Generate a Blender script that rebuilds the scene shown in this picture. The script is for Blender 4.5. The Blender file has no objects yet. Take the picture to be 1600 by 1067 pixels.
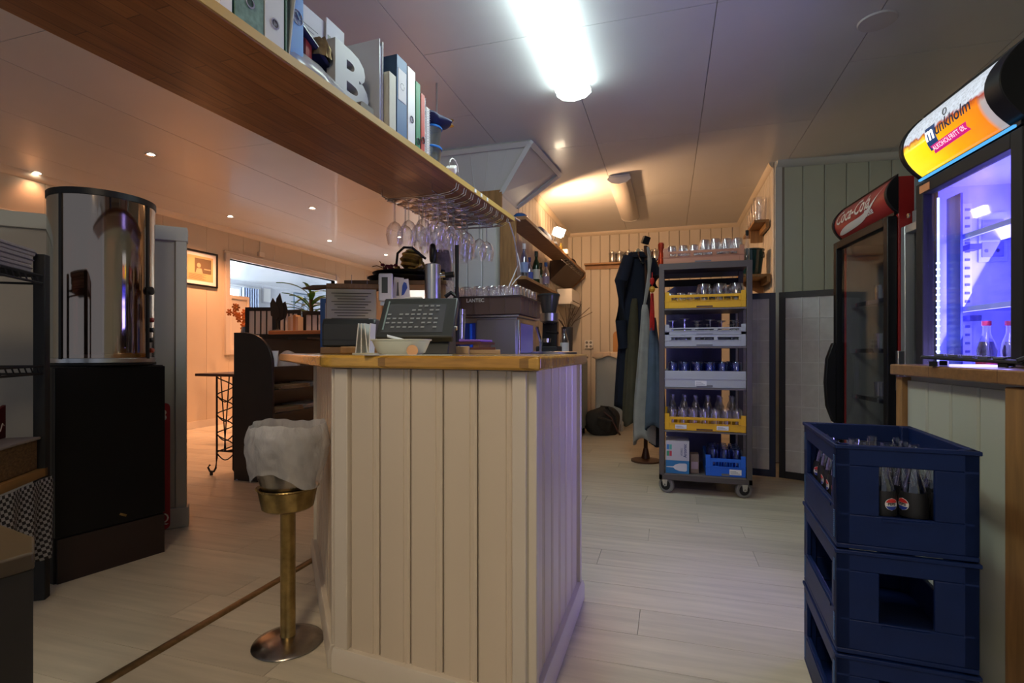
import bpy, bmesh, math, random
from mathutils import Vector, Matrix
random.seed(7)
PI = math.pi
# ---------------------------------------------------------------- camera, world, exposure
TH = math.radians(16.77); SN, CS = math.sin(TH), math.cos(TH)
F = 813.0; HOR = 548.0
col = bpy.context.scene.collection
cam_d = bpy.data.cameras.new('camera'); cam = bpy.data.objects.new('camera', cam_d); col.objects.link(cam)
cam_d.sensor_width = 36; cam_d.lens = F/1600*36; cam_d.shift_y = (HOR-533.5)/1600; cam_d.clip_start = .02
cam.location = (0, 0, 1.0); cam.rotation_euler = (PI/2, 0, TH)
bpy.context.scene.camera = cam
sc = bpy.context.scene
w = bpy.data.worlds.new('world'); sc.world = w; w.use_nodes = True
w.node_tree.nodes['Background'].inputs[0].default_value = (.60, .66, .78, 1)
w.node_tree.nodes['Background'].inputs[1].default_value = .27
vs = sc.view_settings; vs.view_transform = 'Standard'; vs.look = 'None'; vs.gamma = 1; vs.use_curve_mapping = False
vs.exposure = 0.52
sc.cycles.max_bounces = 8; sc.cycles.transparent_max_bounces = 40
LAMP = 14.0          # ceiling tube
SPOT = 135.0         # dining downlights, watts
HALO = 30.0         # clamp halogen, watts
DAY = 900.0          # added fill light in the far room
FRIDGE = 12.0       # blue fridge light
# ---------------------------------------------------------------- pixel helpers
def cw(xc, d, z): return Vector((-SN*d+CS*xc, CS*d+SN*xc, z))
def at(u, v, d): return cw((u-800)/F*d, d, 1+(HOR-v)/F*d)
def az(u, v, z): d = (z-1)*F/(HOR-v); return at(u, v, d)
def fl(u, v): return az(u, v, 0)
def frame(th_deg):
    a = math.radians(th_deg)-TH       # clockwise angle from +Y
    return -a
R2 = frame(12.15); RS = frame(19.8)
def rot(x, y, rz): return (x*math.cos(rz)-y*math.sin(rz), x*math.sin(rz)+y*math.cos(rz))
# ---------------------------------------------------------------- mesh builder
class B:
    def __init__(s): s.bm = bmesh.new(); s.mi = 0; s.uvl = None
    def m(s, i): s.mi = i; return s
    def _f(s, vs):
        try:
            f = s.bm.faces.new(vs); f.material_index = s.mi; return f
        except ValueError: return None
    def box(s, x0, x1, y0, y1, z0, z1):
        v = [s.bm.verts.new(p) for p in ((x0,y0,z0),(x1,y0,z0),(x1,y1,z0),(x0,y1,z0),(x0,y0,z1),(x1,y0,z1),(x1,y1,z1),(x0,y1,z1))]
        for q in ((3,2,1,0),(4,5,6,7),(0,1,5,4),(1,2,6,5),(2,3,7,6),(3,0,4,7)): s._f([v[i] for i in q])
        return s
    def rb(s, c, sz, e=(0,0,0)):
        n0 = len(s.bm.verts); s.bm.verts.ensure_lookup_table()
        a = [q/2 for q in sz]; s.box(-a[0],a[0],-a[1],a[1],-a[2],a[2])
        s.bm.verts.ensure_lookup_table()
        from mathutils import Euler
        M = Matrix.Translation(c) @ Euler(e).to_matrix().to_4x4()
        for v in s.bm.verts[n0:]: v.co = M @ v.co
        return s
    def prism(s, poly, a0, a1, pl='xy'):
        def P(p, a):
            if pl == 'xy': return (p[0], p[1], a)
            if pl == 'xz': return (p[0], a, p[1])
            return (a, p[0], p[1])
        lo = [s.bm.verts.new(P(p, a0)) for p in poly]; hi = [s.bm.verts.new(P(p, a1)) for p in poly]
        n = len(poly)
        s._f(lo[::-1]); s._f(hi)
        for i in range(n): s._f([lo[i], lo[(i+1)%n], hi[(i+1)%n], hi[i]])
        return s
    def lathe(s, prof, c=(0,0,0), n=16, ax='z', sx=1, sy=1, a0=0, a1=2*PI):
        full = abs(a1-a0-2*PI) < 1e-4
        rings = []
        for r, z in prof:
            ring = []
            if r < 1e-6: ring = [None]
            k = n if full else n+1
            pts = []
            for i in range(1 if r < 1e-6 else k):
                t = a0+(a1-a0)*i/n
                p = (r*math.cos(t)*sx, r*math.sin(t)*sy, z)
                if ax == 'x': p = (p[2], p[0], p[1])
                elif ax == 'y': p = (p[0], p[2], -p[1])
                pts.append(s.bm.verts.new((p[0]+c[0], p[1]+c[1], p[2]+c[2])))
            rings.append(pts)
        for A, C in zip(rings, rings[1:]):
            for i in range(n):
                j = (i+1) % n if full else i+1
                if len(A) == 1 and len(C) == 1: continue
                if len(A) == 1: s._f([A[0], C[j], C[i]])
                elif len(C) == 1: s._f([A[i], A[j], C[0]])
                else: s._f([A[i], A[j], C[j], C[i]])
        return s
    def tube(s, pts, r, n=6, closed=False, rs=None):
        pts = [Vector(p) for p in pts]; m = len(pts); rings = []
        up = Vector((0,0,1))
        for i, p in enumerate(pts):
            if closed: t = pts[(i+1)%m]-pts[i-1]
            else: t = pts[min(i+1,m-1)]-pts[max(i-1,0)]
            t = t.normalized() if t.length > 0 else Vector((0,0,1))
            a = t.cross(up)
            if a.length < .05: a = t.cross(Vector((1,0,0)))
            a.normalize(); b = a.cross(t); up = b if False else up
            rr = rs[i] if rs else r
            rings.append([s.bm.verts.new(p+(a*math.cos(2*PI*k/n)+b*math.sin(2*PI*k/n))*rr) for k in range(n)])
        R = range(m if closed else m-1)
        for i in R:
            A, C = rings[i], rings[(i+1)%m]
            for k in range(n): s._f([A[k], A[(k+1)%n], C[(k+1)%n], C[k]])
        if not closed: s._f(rings[0][::-1]); s._f(rings[-1])
        return s
    def grid(s, f, nu, nv, cu=False):
        g = [[s.bm.verts.new(f(i/nu, j/nv)) for j in range(nv+1)] for i in range(nu if cu else nu+1)]
        N = len(g)
        for i in range(nu):
            for j in range(nv):
                s._f([g[i][j], g[(i+1)%N][j], g[(i+1)%N][j+1], g[i][j+1]])
        return s
    def o(s, name, mats, parent=None, bev=0, solid=0, sub=0, loc=None, rz=0, rot=None, flat=False, me=None, **kw):
        if me is None:
            me = bpy.data.meshes.new(name)
            bmesh.ops.recalc_face_normals(s.bm, faces=s.bm.faces[:])
            if not flat:
                for f in s.bm.faces: f.smooth = True
            s.bm.to_mesh(me); s.bm.free()
            if not flat: me.set_sharp_from_angle(angle=math.radians(38))
            for q in (mats if isinstance(mats, (list, tuple)) else [mats]): me.materials.append(q)
        ob = bpy.data.objects.new(name, me); col.objects.link(ob)
        if parent is not None: ob.parent = parent
        if loc is not None: ob.location = loc
        ob.rotation_euler = rot if rot else (0, 0, rz)
        if solid: md = ob.modifiers.new('solid', 'SOLIDIFY'); md.thickness = solid; md.offset = 0
        if bev: md = ob.modifiers.new('bevel', 'BEVEL'); md.width = bev; md.segments = 2; md.limit_method = 'ANGLE'; md.angle_limit = math.radians(40)
        if sub: md = ob.modifiers.new('sub', 'SUBSURF'); md.levels = sub; md.render_levels = sub
        for k, v in kw.items(): ob[k] = v
        return ob
def T(name, label, cat, loc=(0,0,0), rz=0, group=None):
    o = bpy.data.objects.new(name, None); col.objects.link(o); o.empty_display_size = .05
    o.location = loc; o.rotation_euler = (0, 0, rz); o['label'] = label; o['category'] = cat
    if group: o['group'] = group
    return o
def tag(o, label, cat, group=None):
    o['label'] = label; o['category'] = cat
    if group: o['group'] = group
    return o
def dup(root, loc, rz=None, label=None, group=None, rot=None, scale=None):
    r = root.copy(); col.objects.link(r); r.location = loc
    if rz is not None: r.rotation_euler = (0, 0, rz)
    if rot is not None: r.rotation_euler = rot
    if scale is not None: r.scale = scale if isinstance(scale, (tuple, list)) else (scale,)*3
    if label: r['label'] = label
    if group: r['group'] = group
    for ch in list(root.children):
        c = ch.copy(); col.objects.link(c); c.parent = r
        for g in ch.children:
            d = g.copy(); col.objects.link(d); d.parent = c
    return r
class Rep:
    """first call places the prototype, later calls copy it"""
    def __init__(s, root): s.r = root; s.used = False
    def put(s, loc, rz=0, label=None, group=None, rot=None, scale=None):
        if s.used: return dup(s.r, loc, rz, label, group, rot, scale)
        s.used = True; r = s.r; r.location = loc; r.rotation_euler = rot if rot else (0, 0, rz)
        if scale is not None: r.scale = scale if isinstance(scale, (tuple, list)) else (scale,)*3
        if label: r['label'] = label
        if group: r['group'] = group
        return r
# ---------------------------------------------------------------- materials
def srgb(r, g, b): return tuple(((c/255/12.92) if c/255 <= .04045 else ((c/255+.055)/1.055)**2.4) for c in (r, g, b))
MC = {}
def mat(name, c, rough=.5, metal=0, emit=0, ec=None, bump=0, bs=60, var=0, vs_=3, spec=.5, coat=0, trans=0, stretch=None, rnd=0, sheen=0):
    if name in MC: return MC[name]
    m = bpy.data.materials.new(name); MC[name] = m; m.use_nodes = True
    N = m.node_tree.nodes; L = m.node_tree.links; p = N['Principled BSDF']
    c4 = (*c, 1)
    p.inputs['Base Color'].default_value = c4; p.inputs['Roughness'].default_value = rough; p.inputs['Metallic'].default_value = metal
    p.inputs['Specular IOR Level'].default_value = spec; p.inputs['Coat Weight'].default_value = coat; p.inputs['Coat Roughness'].default_value = .08
    if emit: p.inputs['Emission Color'].default_value = (*(ec or c), 1); p.inputs['Emission Strength'].default_value = emit
    tc = N.new('ShaderNodeTexCoord'); mp = N.new('ShaderNodeMapping'); L.new(tc.outputs['Object'], mp.inputs[0])
    if stretch: mp.inputs['Scale'].default_value = stretch
    if rnd:
        oi = N.new('ShaderNodeObjectInfo'); cx = N.new('ShaderNodeVectorMath'); cx.operation = 'SCALE'
        cx.inputs[0].default_value = (31, 17, 23); L.new(oi.outputs['Random'], cx.inputs['Scale']); L.new(cx.outputs[0], mp.inputs['Location'])
    if var or rnd:
        nz = N.new('ShaderNodeTexNoise'); nz.inputs['Scale'].default_value = vs_; nz.inputs['Detail'].default_value = 6; L.new(mp.outputs[0], nz.inputs['Vector'])
        mr = N.new('ShaderNodeMapRange'); mr.inputs[1].default_value = .3; mr.inputs[2].default_value = .7
        mr.inputs[3].default_value = 1-var; mr.inputs[4].default_value = 1+var*.7; L.new(nz.outputs[0], mr.inputs[0])
        sc_ = N.new('ShaderNodeVectorMath'); sc_.operation = 'SCALE'; sc_.inputs[0].default_value = c; L.new(mr.outputs[0], sc_.inputs['Scale'])
        last = sc_
        if rnd:
            m2 = N.new('ShaderNodeMapRange'); m2.inputs[3].default_value = 1-rnd; m2.inputs[4].default_value = 1+rnd; L.new(oi.outputs['Random'], m2.inputs[0])
            s2 = N.new('ShaderNodeVectorMath'); s2.operation = 'SCALE'; L.new(sc_.outputs[0], s2.inputs[0]); L.new(m2.outputs[0], s2.inputs['Scale']); last = s2
        L.new(last.outputs[0], p.inputs['Base Color'])
    if bump:
        n2 = N.new('ShaderNodeTexNoise'); n2.inputs['Scale'].default_value = bs; n2.inputs['Detail'].default_value = 4; L.new(mp.outputs[0], n2.inputs['Vector'])
        b = N.new('ShaderNodeBump'); b.inputs['Strength'].default_value = bump; b.inputs['Distance'].default_value = .01
        L.new(n2.outputs[0], b.inputs['Height']); L.new(b.outputs[0], p.inputs['Normal'])
    return m
def emis(name, c, s):
    if name in MC: return MC[name]
    m = bpy.data.materials.new(name); MC[name] = m; m.use_nodes = True; N = m.node_tree.nodes; L = m.node_tree.links
    N.remove(N['Principled BSDF']); e = N.new('ShaderNodeEmission'); e.inputs[0].default_value = (*c, 1); e.inputs[1].default_value = s
    L.new(e.outputs[0], N['Material Output'].inputs[0]); return m
def clear(name, tint=(1,1,1), base=.05, edge=.75, rough=.03, rim=(.95,.95,1)):
    """thin clear glass or plastic: see-through face on, shiny towards its rim"""
    if name in MC: return MC[name]
    m = bpy.data.materials.new(name); MC[name] = m; m.use_nodes = True; N = m.node_tree.nodes; L = m.node_tree.links
    N.remove(N['Principled BSDF'])
    t = N.new('ShaderNodeBsdfTransparent'); t.inputs[0].default_value = (*tint, 1)
    g = N.new('ShaderNodeBsdfGlossy'); g.inputs['Roughness'].default_value = rough; g.inputs[0].default_value = (*rim, 1)
    lw = N.new('ShaderNodeLayerWeight'); lw.inputs[0].default_value = .35
    mr = N.new('ShaderNodeMapRange'); mr.inputs[3].default_value = base; mr.inputs[4].default_value = edge; L.new(lw.outputs['Facing'], mr.inputs[0])
    mx = N.new('ShaderNodeMixShader'); L.new(mr.outputs[0], mx.inputs[0]); L.new(t.outputs[0], mx.inputs[1]); L.new(g.outputs[0], mx.inputs[2])
    L.new(mx.outputs[0], N['Material Output'].inputs[0]); return m
def milky(name, c, op=.6, rough=.4, wr=0):
    if name in MC: return MC[name]
    m = bpy.data.materials.new(name); MC[name] = m; m.use_nodes = True; N = m.node_tree.nodes; L = m.node_tree.links
    p = N['Principled BSDF']; p.inputs['Base Color'].default_value = (*c, 1); p.inputs['Roughness'].default_value = rough
    tr = N.new('ShaderNodeBsdfTranslucent'); tr.inputs[0].default_value = (*c, 1)
    if wr:
        tc = N.new('ShaderNodeTexCoord'); mp = N.new('ShaderNodeMapping'); mp.inputs['Scale'].default_value = (1,1,.45); L.new(tc.outputs['Object'], mp.inputs[0])
        nz = N.new('ShaderNodeTexNoise'); nz.inputs['Scale'].default_value = 38; nz.inputs['Detail'].default_value = 5; nz.inputs['Distortion'].default_value = 1.6; L.new(mp.outputs[0], nz.inputs[0])
        b = N.new('ShaderNodeBump'); b.inputs['Strength'].default_value = wr; b.inputs['Distance'].default_value = .02; L.new(nz.outputs[0], b.inputs['Height'])
        L.new(b.outputs[0], p.inputs['Normal']); L.new(b.outputs[0], tr.inputs['Normal'])
    m1 = N.new('ShaderNodeMixShader'); m1.inputs[0].default_value = .35; L.new(p.outputs[0], m1.inputs[1]); L.new(tr.outputs[0], m1.inputs[2])
    t = N.new('ShaderNodeBsdfTransparent'); mx = N.new('ShaderNodeMixShader'); mx.inputs[0].default_value = op
    L.new(t.outputs[0], mx.inputs[1]); L.new(m1.outputs[0], mx.inputs[2]); L.new(mx.outputs[0], N['Material Output'].inputs[0]); return m
def block_wood(name, c1, c2, rough=.35, bl=.35, bh=.045, rotz=0, coat=.3):
    """butcher block: staves of slightly different tone"""
    if name in MC: return MC[name]
    m = bpy.data.materials.new(name); MC[name] = m; m.use_nodes = True; N = m.node_tree.nodes; L = m.node_tree.links; p = N['Principled BSDF']
    tc = N.new('ShaderNodeTexCoord'); mp = N.new('ShaderNodeMapping'); mp.inputs['Rotation'].default_value = (0,0,rotz); L.new(tc.outputs['Object'], mp.inputs[0])
    br = N.new('ShaderNodeTexBrick'); br.inputs['Color1'].default_value = (*c1,1); br.inputs['Color2'].default_value = (*c2,1)
    br.inputs['Mortar'].default_value = (*[q*.6 for q in c2],1); br.inputs['Mortar Size'].default_value = .0015; br.inputs['Scale'].default_value = 1
    br.inputs['Brick Width'].default_value = bl; br.inputs['Row Height'].default_value = bh; L.new(mp.outputs[0], br.inputs[0])
    mp2 = N.new('ShaderNodeMapping'); mp2.inputs['Scale'].default_value = (3, 40, 40); L.new(mp.outputs[0], mp2.inputs[0])
    nz = N.new('ShaderNodeTexNoise'); nz.inputs['Scale'].default_value = 2; nz.inputs['Detail'].default_value = 8; L.new(mp2.outputs[0], nz.inputs[0])
    mr = N.new('ShaderNodeMapRange'); mr.inputs[1].default_value=.3; mr.inputs[2].default_value=.7; mr.inputs[3].default_value = .75; mr.inputs[4].default_value = 1.15; L.new(nz.outputs[0], mr.inputs[0])
    s = N.new('ShaderNodeVectorMath'); s.operation = 'SCALE'; L.new(br.outputs[0], s.inputs[0]); L.new(mr.outputs[0], s.inputs['Scale']); L.new(s.outputs[0], p.inputs['Base Color'])
    p.inputs['Roughness'].default_value = rough; p.inputs['Coat Weight'].default_value = coat; p.inputs['Coat Roughness'].default_value = .15
    return m
def checks(name, c1, c2, sc_):
    m = mat(name, c1, .9); N = m.node_tree.nodes; L = m.node_tree.links
    ch = N.new('ShaderNodeTexChecker'); ch.inputs[1].default_value = (*c1,1); ch.inputs[2].default_value = (*c2,1); ch.inputs['Scale'].default_value = sc_
    tc = N.new('ShaderNodeTexCoord'); L.new(tc.outputs['UV'], ch.inputs[0]); L.new(ch.outputs[0], N['Principled BSDF'].inputs['Base Color']); return m
steel = mat('brushed_steel', (.55,.55,.56), .28, 1, bump=.04, bs=200, stretch=(1,1,.05))
chrome = mat('chrome', (.75,.75,.76), .12, 1)
brass = mat('aged_brass', (.42,.30,.12), .3, 1, var=.35, vs_=25, bump=.08, bs=90)
gold = mat('gold_paint', (.50,.36,.10), .3, .9, var=.3, vs_=40)
black = mat('black_paint', (.008,.008,.009), .4, spec=.3)
blackmat = mat('black_matt', (.015,.015,.016), .8)
bwood = mat('black_brown_wood', (.014,.009,.009), .35, var=.3, vs_=8)
dkmetal = mat('dark_trolley_metal', (.10,.085,.08), .45, .3)
white = mat('white_plastic', (.75,.75,.74), .4)
paper = mat('paper', (.78,.78,.76), .8)
cream = mat('cream_painted_board', (.68,.57,.43), .35, var=.05, vs_=4, rnd=.03, bump=.06, bs=14, stretch=(1,1,.06), coat=.12)
creamp = mat('cream_painted_trim', (.68,.60,.49), .35, var=.03, vs_=5)
greenb = mat('green_lit_board', (.50,.54,.46), .5, var=.05, vs_=3, rnd=.03, bump=.05, bs=14, stretch=(1,1,.06))  # greenish cast of the light mixed into the white board colour
warmb = mat('warm_white_board', (.60,.55,.48), .55, var=.04, vs_=3, rnd=.03, bump=.05, bs=14, stretch=(1,1,.06))
pinkw = mat('warm_cream_wall_panel', (.60,.50,.37), .55, var=.03, vs_=2, rnd=.02)
ceilm = mat('white_ceiling_panel', (.58,.60,.63), .33, var=.03, vs_=3, rnd=.02, coat=.15, bump=.03, bs=30)
gap = mat('dark_joint', (.30,.27,.23), .9)
floorm = mat('pale_oak_plank', (.57,.51,.40), .42, var=.13, vs_=2.2, rnd=.09, stretch=(1.2,14,1), bump=.06, bs=10)
glass = clear('clear_glass', base=.09, edge=.9)
thickglass = clear('heavy_glass', tint=(.88,.90,.92), base=.12, edge=.9)
pane = clear('cooler_pane', tint=(.95,.97,.97), base=.015, edge=.16, rim=(.8,.85,.9))
butcher = block_wood('shelf_block_wood', (.36,.14,.04), (.25,.09,.026), .42, .45, .05, rotz=PI/2, coat=.25)
worktopm = block_wood('varnished_counter_wood', (.66,.37,.055), (.52,.26,.035), .22, .6, .05, rotz=0, coat=.5)
oak = mat('oak_wood', (.32,.17,.06), .45, var=.25, vs_=6, stretch=(8,8,1))
pale = mat('pale_wood', (.50,.36,.20), .5, var=.2, vs_=5, stretch=(1,8,8))
# lettering
def text_me(body, size=1, ext=.0, shear=0, bold=0):
    cu = bpy.data.curves.new('t', 'FONT'); cu.body = body; cu.size = size; cu.extrude = ext; cu.shear = shear; cu.offset = bold
    cu.align_x = 'CENTER'; cu.align_y = 'CENTER'; cu.resolution_u = 3
    ob = bpy.data.objects.new('t', cu); col.objects.link(ob); dg = bpy.context.evaluated_depsgraph_get(); dg.update()
    me = bpy.data.meshes.new_from_object(ob.evaluated_get(dg)); bpy.data.objects.remove(ob); bpy.data.curves.remove(cu)
    return me
def put_text(name, body, size, m, parent, f, shear=0, bold=0, ext=0):
    """f maps (x, y, z) of flat lettering to local coordinates of the parent"""
    me = text_me(body, size, ext, shear, bold)
    if len(me.vertices) > 0:
        bm = bmesh.new(); bm.from_mesh(me)
        bmesh.ops.triangulate(bm, faces=bm.faces[:])
        bmesh.ops.subdivide_edges(bm, edges=[e for e in bm.edges if e.calc_length() > size*.4], cuts=1)
        for v in bm.verts: v.co = Vector(f(*v.co))
        bm.to_mesh(me); bm.free()
    me.materials.clear(); me.materials.append(m)
    ob = bpy.data.objects.new(name, me); col.objects.link(ob); ob.parent = parent
    return ob
# ================================================================ SETTING
ZC = 2.7; XL = -5.85; YB = 7.5; XA = .90; XM = -1.40; YD = 9.6
def S(ob): ob['kind'] = 'structure'; return ob
floor = S(B().box(-10.2, 3.6, -1.6, 13.5, -.06, -.012).o('floor', mat('subfloor', (.30,.26,.21), .6), flat=True))
W_ = .19; L_ = 1.38
row = 0; y = .55; rng = random.Random(3); fullme = None
while y < 7.5:
    x = -5.85 - rng.random()*L_
    while x < 2.4:
        a, b = max(x, -5.83), min(x+L_, 2.45 if y < 5 else .89)
        if b-a > .05 and not (a > (2.4 if y < 5 else .85)):
            if abs(b-a-L_) < 1e-6 and fullme is not None:
                B().o('plank', None, floor, me=fullme, loc=(a+.001, y, 0))
            else:
                q = B().box(0, b-a-.002, .001, W_-.001, -.012, 0).o('plank', floorm, floor, loc=(a+.001, y, 0), flat=True)
                if abs(b-a-L_) < 1e-6: fullme = q.data
        x += L_
    y += W_; row += 1
ceiling = S(B().box(-6.0, 3.6, -1.6, 9.75, ZC+.012, ZC+.08).o('ceiling', mat('ceiling_joint', (.42,.41,.40), .9), flat=True))
PW, PL = .79, 1.58; pme = None
for k in range(-5, 4):
    x0 = .226+k*PW; y0 = (2.72 if k % 2 == 0 else 3.51)-PL*3
    if k == -1: y0 = 2.72-PL*3
    while y0 < 9.6:
        if pme is None:
            q = B().box(.002, PW-.002, .002, PL-.002, 0, .012).o('ceiling_panel', ceilm, ceiling, loc=(x0, y0, ZC), flat=True); pme = q.data
        elif y0+PL > 9.6: B().box(.002, PW-.002, .002, 9.6-y0-.002, 0, .012).o('ceiling_panel', ceilm, ceiling, loc=(x0, y0, ZC), flat=True)
        else: B().o('ceiling_panel', None, ceiling, me=pme, loc=(x0, y0, ZC))
        y0 += PL
for k in range(-8, -5):
    B().box(.002+XL if k == -8 else .226+k*PW, .226+(k+1)*PW-.004, .0, 9.59, 0, .012).o('ceiling_panel', ceilm, ceiling, loc=(0, 0, ZC), flat=True)
B().lathe([(0,0),(.085,0),(.09,.006),(.09,.012)], n=28).o('ceiling_hatch', mat('hatch_white', (.5,.5,.5), .5), ceiling, loc=az(1371, 35, ZC-.008))
def boards(par, n, wd, h, m, th=.012, x0=0, z0=0, y=0, tail=0, gro=.006):
    """n upright tongue and groove boards side by side along local x, proud of local y towards -y"""
    me = None
    def one(wd_):
        g = gro; t = th
        b = B(); b.prism([(g*.5,0),(wd_-g*.5,0),(wd_-g*.5,-t*.55),(wd_-g*1.6,-t),(g*1.6,-t),(g*.5,-t*.55)], 0, h); return b
    for i in range(n):
        if me is None: me = one(wd).o('board', m, par, loc=(x0, y, z0), flat=True).data
        else: B().o('board', None, par, me=me, loc=(x0+i*wd, y, z0))
    if tail > .02: one(tail).o('board', m, par, loc=(x0+n*wd, y, z0), flat=True)
# back wall of the kitchen
wb = S(B().box(0, 2.46, 0, .1, 0, ZC).o('wall_back', gap, loc=(XM-.08, YB+.012, 0), flat=True))
boards(wb, 18, .135, ZC, warmb)
S(B().box(0, 2.3, -.018, 0, 0, .08).o('baseboard_back', creamp, loc=(XM, YB, 0), flat=True))
S(B().prism([(0,0),(-.035,0),(-.03,-.02),(-.012,-.045),(0,-.05)], XM, XA, 'yz').o('trim_1', creamp, loc=(0, YB, ZC)))
# alcove side wall (faces -x): local x runs along -y
wa = S(B().box(0, 2.33, 0, .08, 0, ZC).o('wall_alcove', gap, loc=(XA+.012, YB, 0), rz=-PI/2, flat=True))
boards(wa, 17, .135, ZC, warmb, tail=.03)
S(B().prism([(0,0),(-.035,0),(-.03,-.02),(-.012,-.045),(0,-.05)], 5.17, YB, 'xz').o('trim_2', creamp, loc=(XA, 0, ZC)))
# green-tinted wall beyond the coolers (frame 2, faces the camera)
gx, gy = rot(1.339, 5.076, R2)
wg = S(B().box(.0, 1.5, 0, .1, 0, ZC).o('wall_right_front', gap, loc=(gx, gy+.014, 0), rz=R2, flat=True))
boards(wg, 8, .175, ZC, greenb, x0=.045, tail=.05)
S(B().box(-.012, .045, -.022, .002, 0, ZC).o('trim_3', mat('white_corner_trim', (.60,.62,.60), .45), loc=(gx, gy+.012, 0), rz=R2, flat=True))
S(B().prism([(0,0),(-.045,0),(-.04,-.02),(-.015,-.05),(0,-.055)], 0, 1.46, 'yz').o('trim_4', mat('white_corner_trim', (.60,.62,.60)), loc=(gx, gy, ZC), rz=R2))
hx, hy = rot(2.5, 5.07, R2)
wr = S(B().box(0, 7, 0, .1, 0, ZC).o('wall_right', gap, loc=(hx, hy, 0), rz=R2-PI/2, flat=True))
boards(wr, 40, .175, ZC, greenb)
# dividing wall behind the back counter (faces +x)
wm = S(B().box(0, 2.9, 0, .08, 0, ZC).o('wall_middle', gap, loc=(XM-.012, 4.60, 0), rz=PI/2, flat=True))
boards(wm, 21, .135, ZC, warmb, tail=.05)
S(B().prism([(0,0),(.035,0),(.03,-.02),(.012,-.045),(0,-.05)], 4.9, YB, 'xz').o('trim_5', creamp, loc=(XM+.003, 0, ZC)))
# column with flared head
colm = mat('white_column_board', (.56,.57,.56), .45, var=.03, bump=.03, bs=14, stretch=(1,1,.06))
cx0, cx1, cy0, cy1 = -1.83, -1.36, 4.20, 4.66
cl = S(B().box(cx0, cx1, cy0, cy1, 0, 2.37).o('column', colm, flat=True))
boards(cl, 3, .135, 2.3, colm, x0=cx0+.03, y=cy0)
fl0 = [(cx0,cy0),(cx1,cy0),(cx1,cy1),(cx0,cy1)]; fl1 = [(-2.12,4.06),(-1.07,4.06),(-1.0,4.88),(-2.12,4.88)]
b = B(); lo = [b.bm.verts.new((x,y,2.34)) for x,y in fl0]; hi = [b.bm.verts.new((x,y,ZC)) for x,y in fl1]
for i in range(4): b._f([lo[i], lo[(i+1)%4], hi[(i+1)%4], hi[i]])
b._f(hi); b._f(lo[::-1])
hd = b.o('column_head', colm, cl, flat=True)
def edge(p, q, r=.022): return B().tube([p, q], r, 4)
b = B()
P = [Vector((x,y,2.34)) for x,y in fl0]; Q = [Vector((x,y,ZC-.02)) for x,y in fl1]
for i in (0,1,2): b.tube([P[i], Q[i]], .026, 4)
for i in (0,1): b.tube([Q[i], Q[i+1]], .03, 4); b.tube([P[i], P[i+1]], .018, 4)
for k in range(1, 6):
    t = k/6; b.tube([P[0].lerp(P[1], t), Q[0].lerp(Q[1], t)], .003, 4)
b.o('moulding', mat('white_corner_trim', (.60,.62,.60)), cl)
B().box(cx0-.02, cx1+.01, cy0-.022, cy0, 2.08, 2.36).o('header_board', oak, cl, flat=True)
# dining side: left wall with a wide opening, end wall
OY0, OY1, OZ0, OZ1 = 5.78, 8.2, 1.02, 2.28
b = B()
for (a, c, z0, z1) in ((-1.5, OY0, 0, ZC), (OY1, YD, 0, ZC), (OY0, OY1, 0, OZ0), (OY0, OY1, OZ1, ZC)): b.box(XL-.10, XL-.012, a, c, z0, z1)
wl = S(b.o('wall_left', gap, flat=True))
y = -1.4
edges = []
while y < YD: edges.append(y); y += .62
edges.append(YD)
for a, c in zip(edges, edges[1:]):
    segs = [(a, c)]
    for s0, s1 in ((a, min(c, OY0)), (max(a, OY0), min(c, OY1)), (max(a, OY1), c)):
        if s1-s0 < .02: continue
        inside = s0 >= OY0-1e-6 and s1 <= OY1+1e-6
        for z0, z1 in (((0, OZ0), (OZ1, ZC)) if inside else ((0, ZC),)):
            B().box(XL-.012, XL, s0+.002, s1-.002, z0, z1).o('wall_panel', pinkw, wl, flat=True)
S(B().box(XL, XL+.018, -1.4, YD, 0, .09).o('baseboard_left', creamp, flat=True))
S(B().prism([(0,0),(.05,0),(.04,-.03),(.015,-.06),(0,-.065)], -1.4, YD, 'xz').o('trim_6', creamp, loc=(XL, 0, ZC)))
b = B(); f = .075
b.box(XL-.1, XL+.03, OY0-f, OY0, OZ0-f, OZ1+f).box(XL-.1, XL+.03, OY1, OY1+f, OZ0-f, OZ1+f).box(XL-.1, XL+.03, OY0, OY1, OZ1, OZ1+f).box(XL-.1, XL+.03, OY0, OY1, OZ0-f, OZ0)
b.box(XL, XL+.04, OY0-f-.02, OY1+f+.02, OZ1+f, OZ1+f+.02)
S(b.o('trim_7', mat('warm_trim', (.62,.55,.46), .5), bev=.004))
wh = T('half_shutter', 'cream panelled half screen filling the lower left of the wall opening', 'shutter', (XL-.03, OY0+.01, OZ0))
B().box(-.02, .02, 0, .36, 0, .76).o('panel', mat('warm_trim', (.62,.55,.46)), wh, bev=.003)
b = B()
for q in ((0,.04,0,.76),(.32,.36,0,.76),(.04,.32,0,.05),(.04,.32,.71,.76)): b.box(.02,.034,q[0],q[1],q[2],q[3])
b.o('frame', creamp, wh, bev=.002)
wd = S(B().box(XL-.2, XM-.08, 0, .1, 0, ZC).o('wall_dining_end', pinkw, loc=(0, YD, 0), flat=True))
for k in range(1, 7): B().box(XL+k*.62, XL+k*.62+.006, -.004, .002, 0, ZC).o('joint_strip', creamp, wd, flat=True)
S(B().box(XM-.17, XM-.095, 4.6, YD, 0, ZC).o('wall_middle_dining', pinkw, flat=True))
S(B().prism([(0,0),(-.05,0),(-.04,-.03),(-.015,-.06),(0,-.065)], XL, XM-.1, 'yz').o('trim_8', creamp, loc=(0, YD, ZC)))
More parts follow.
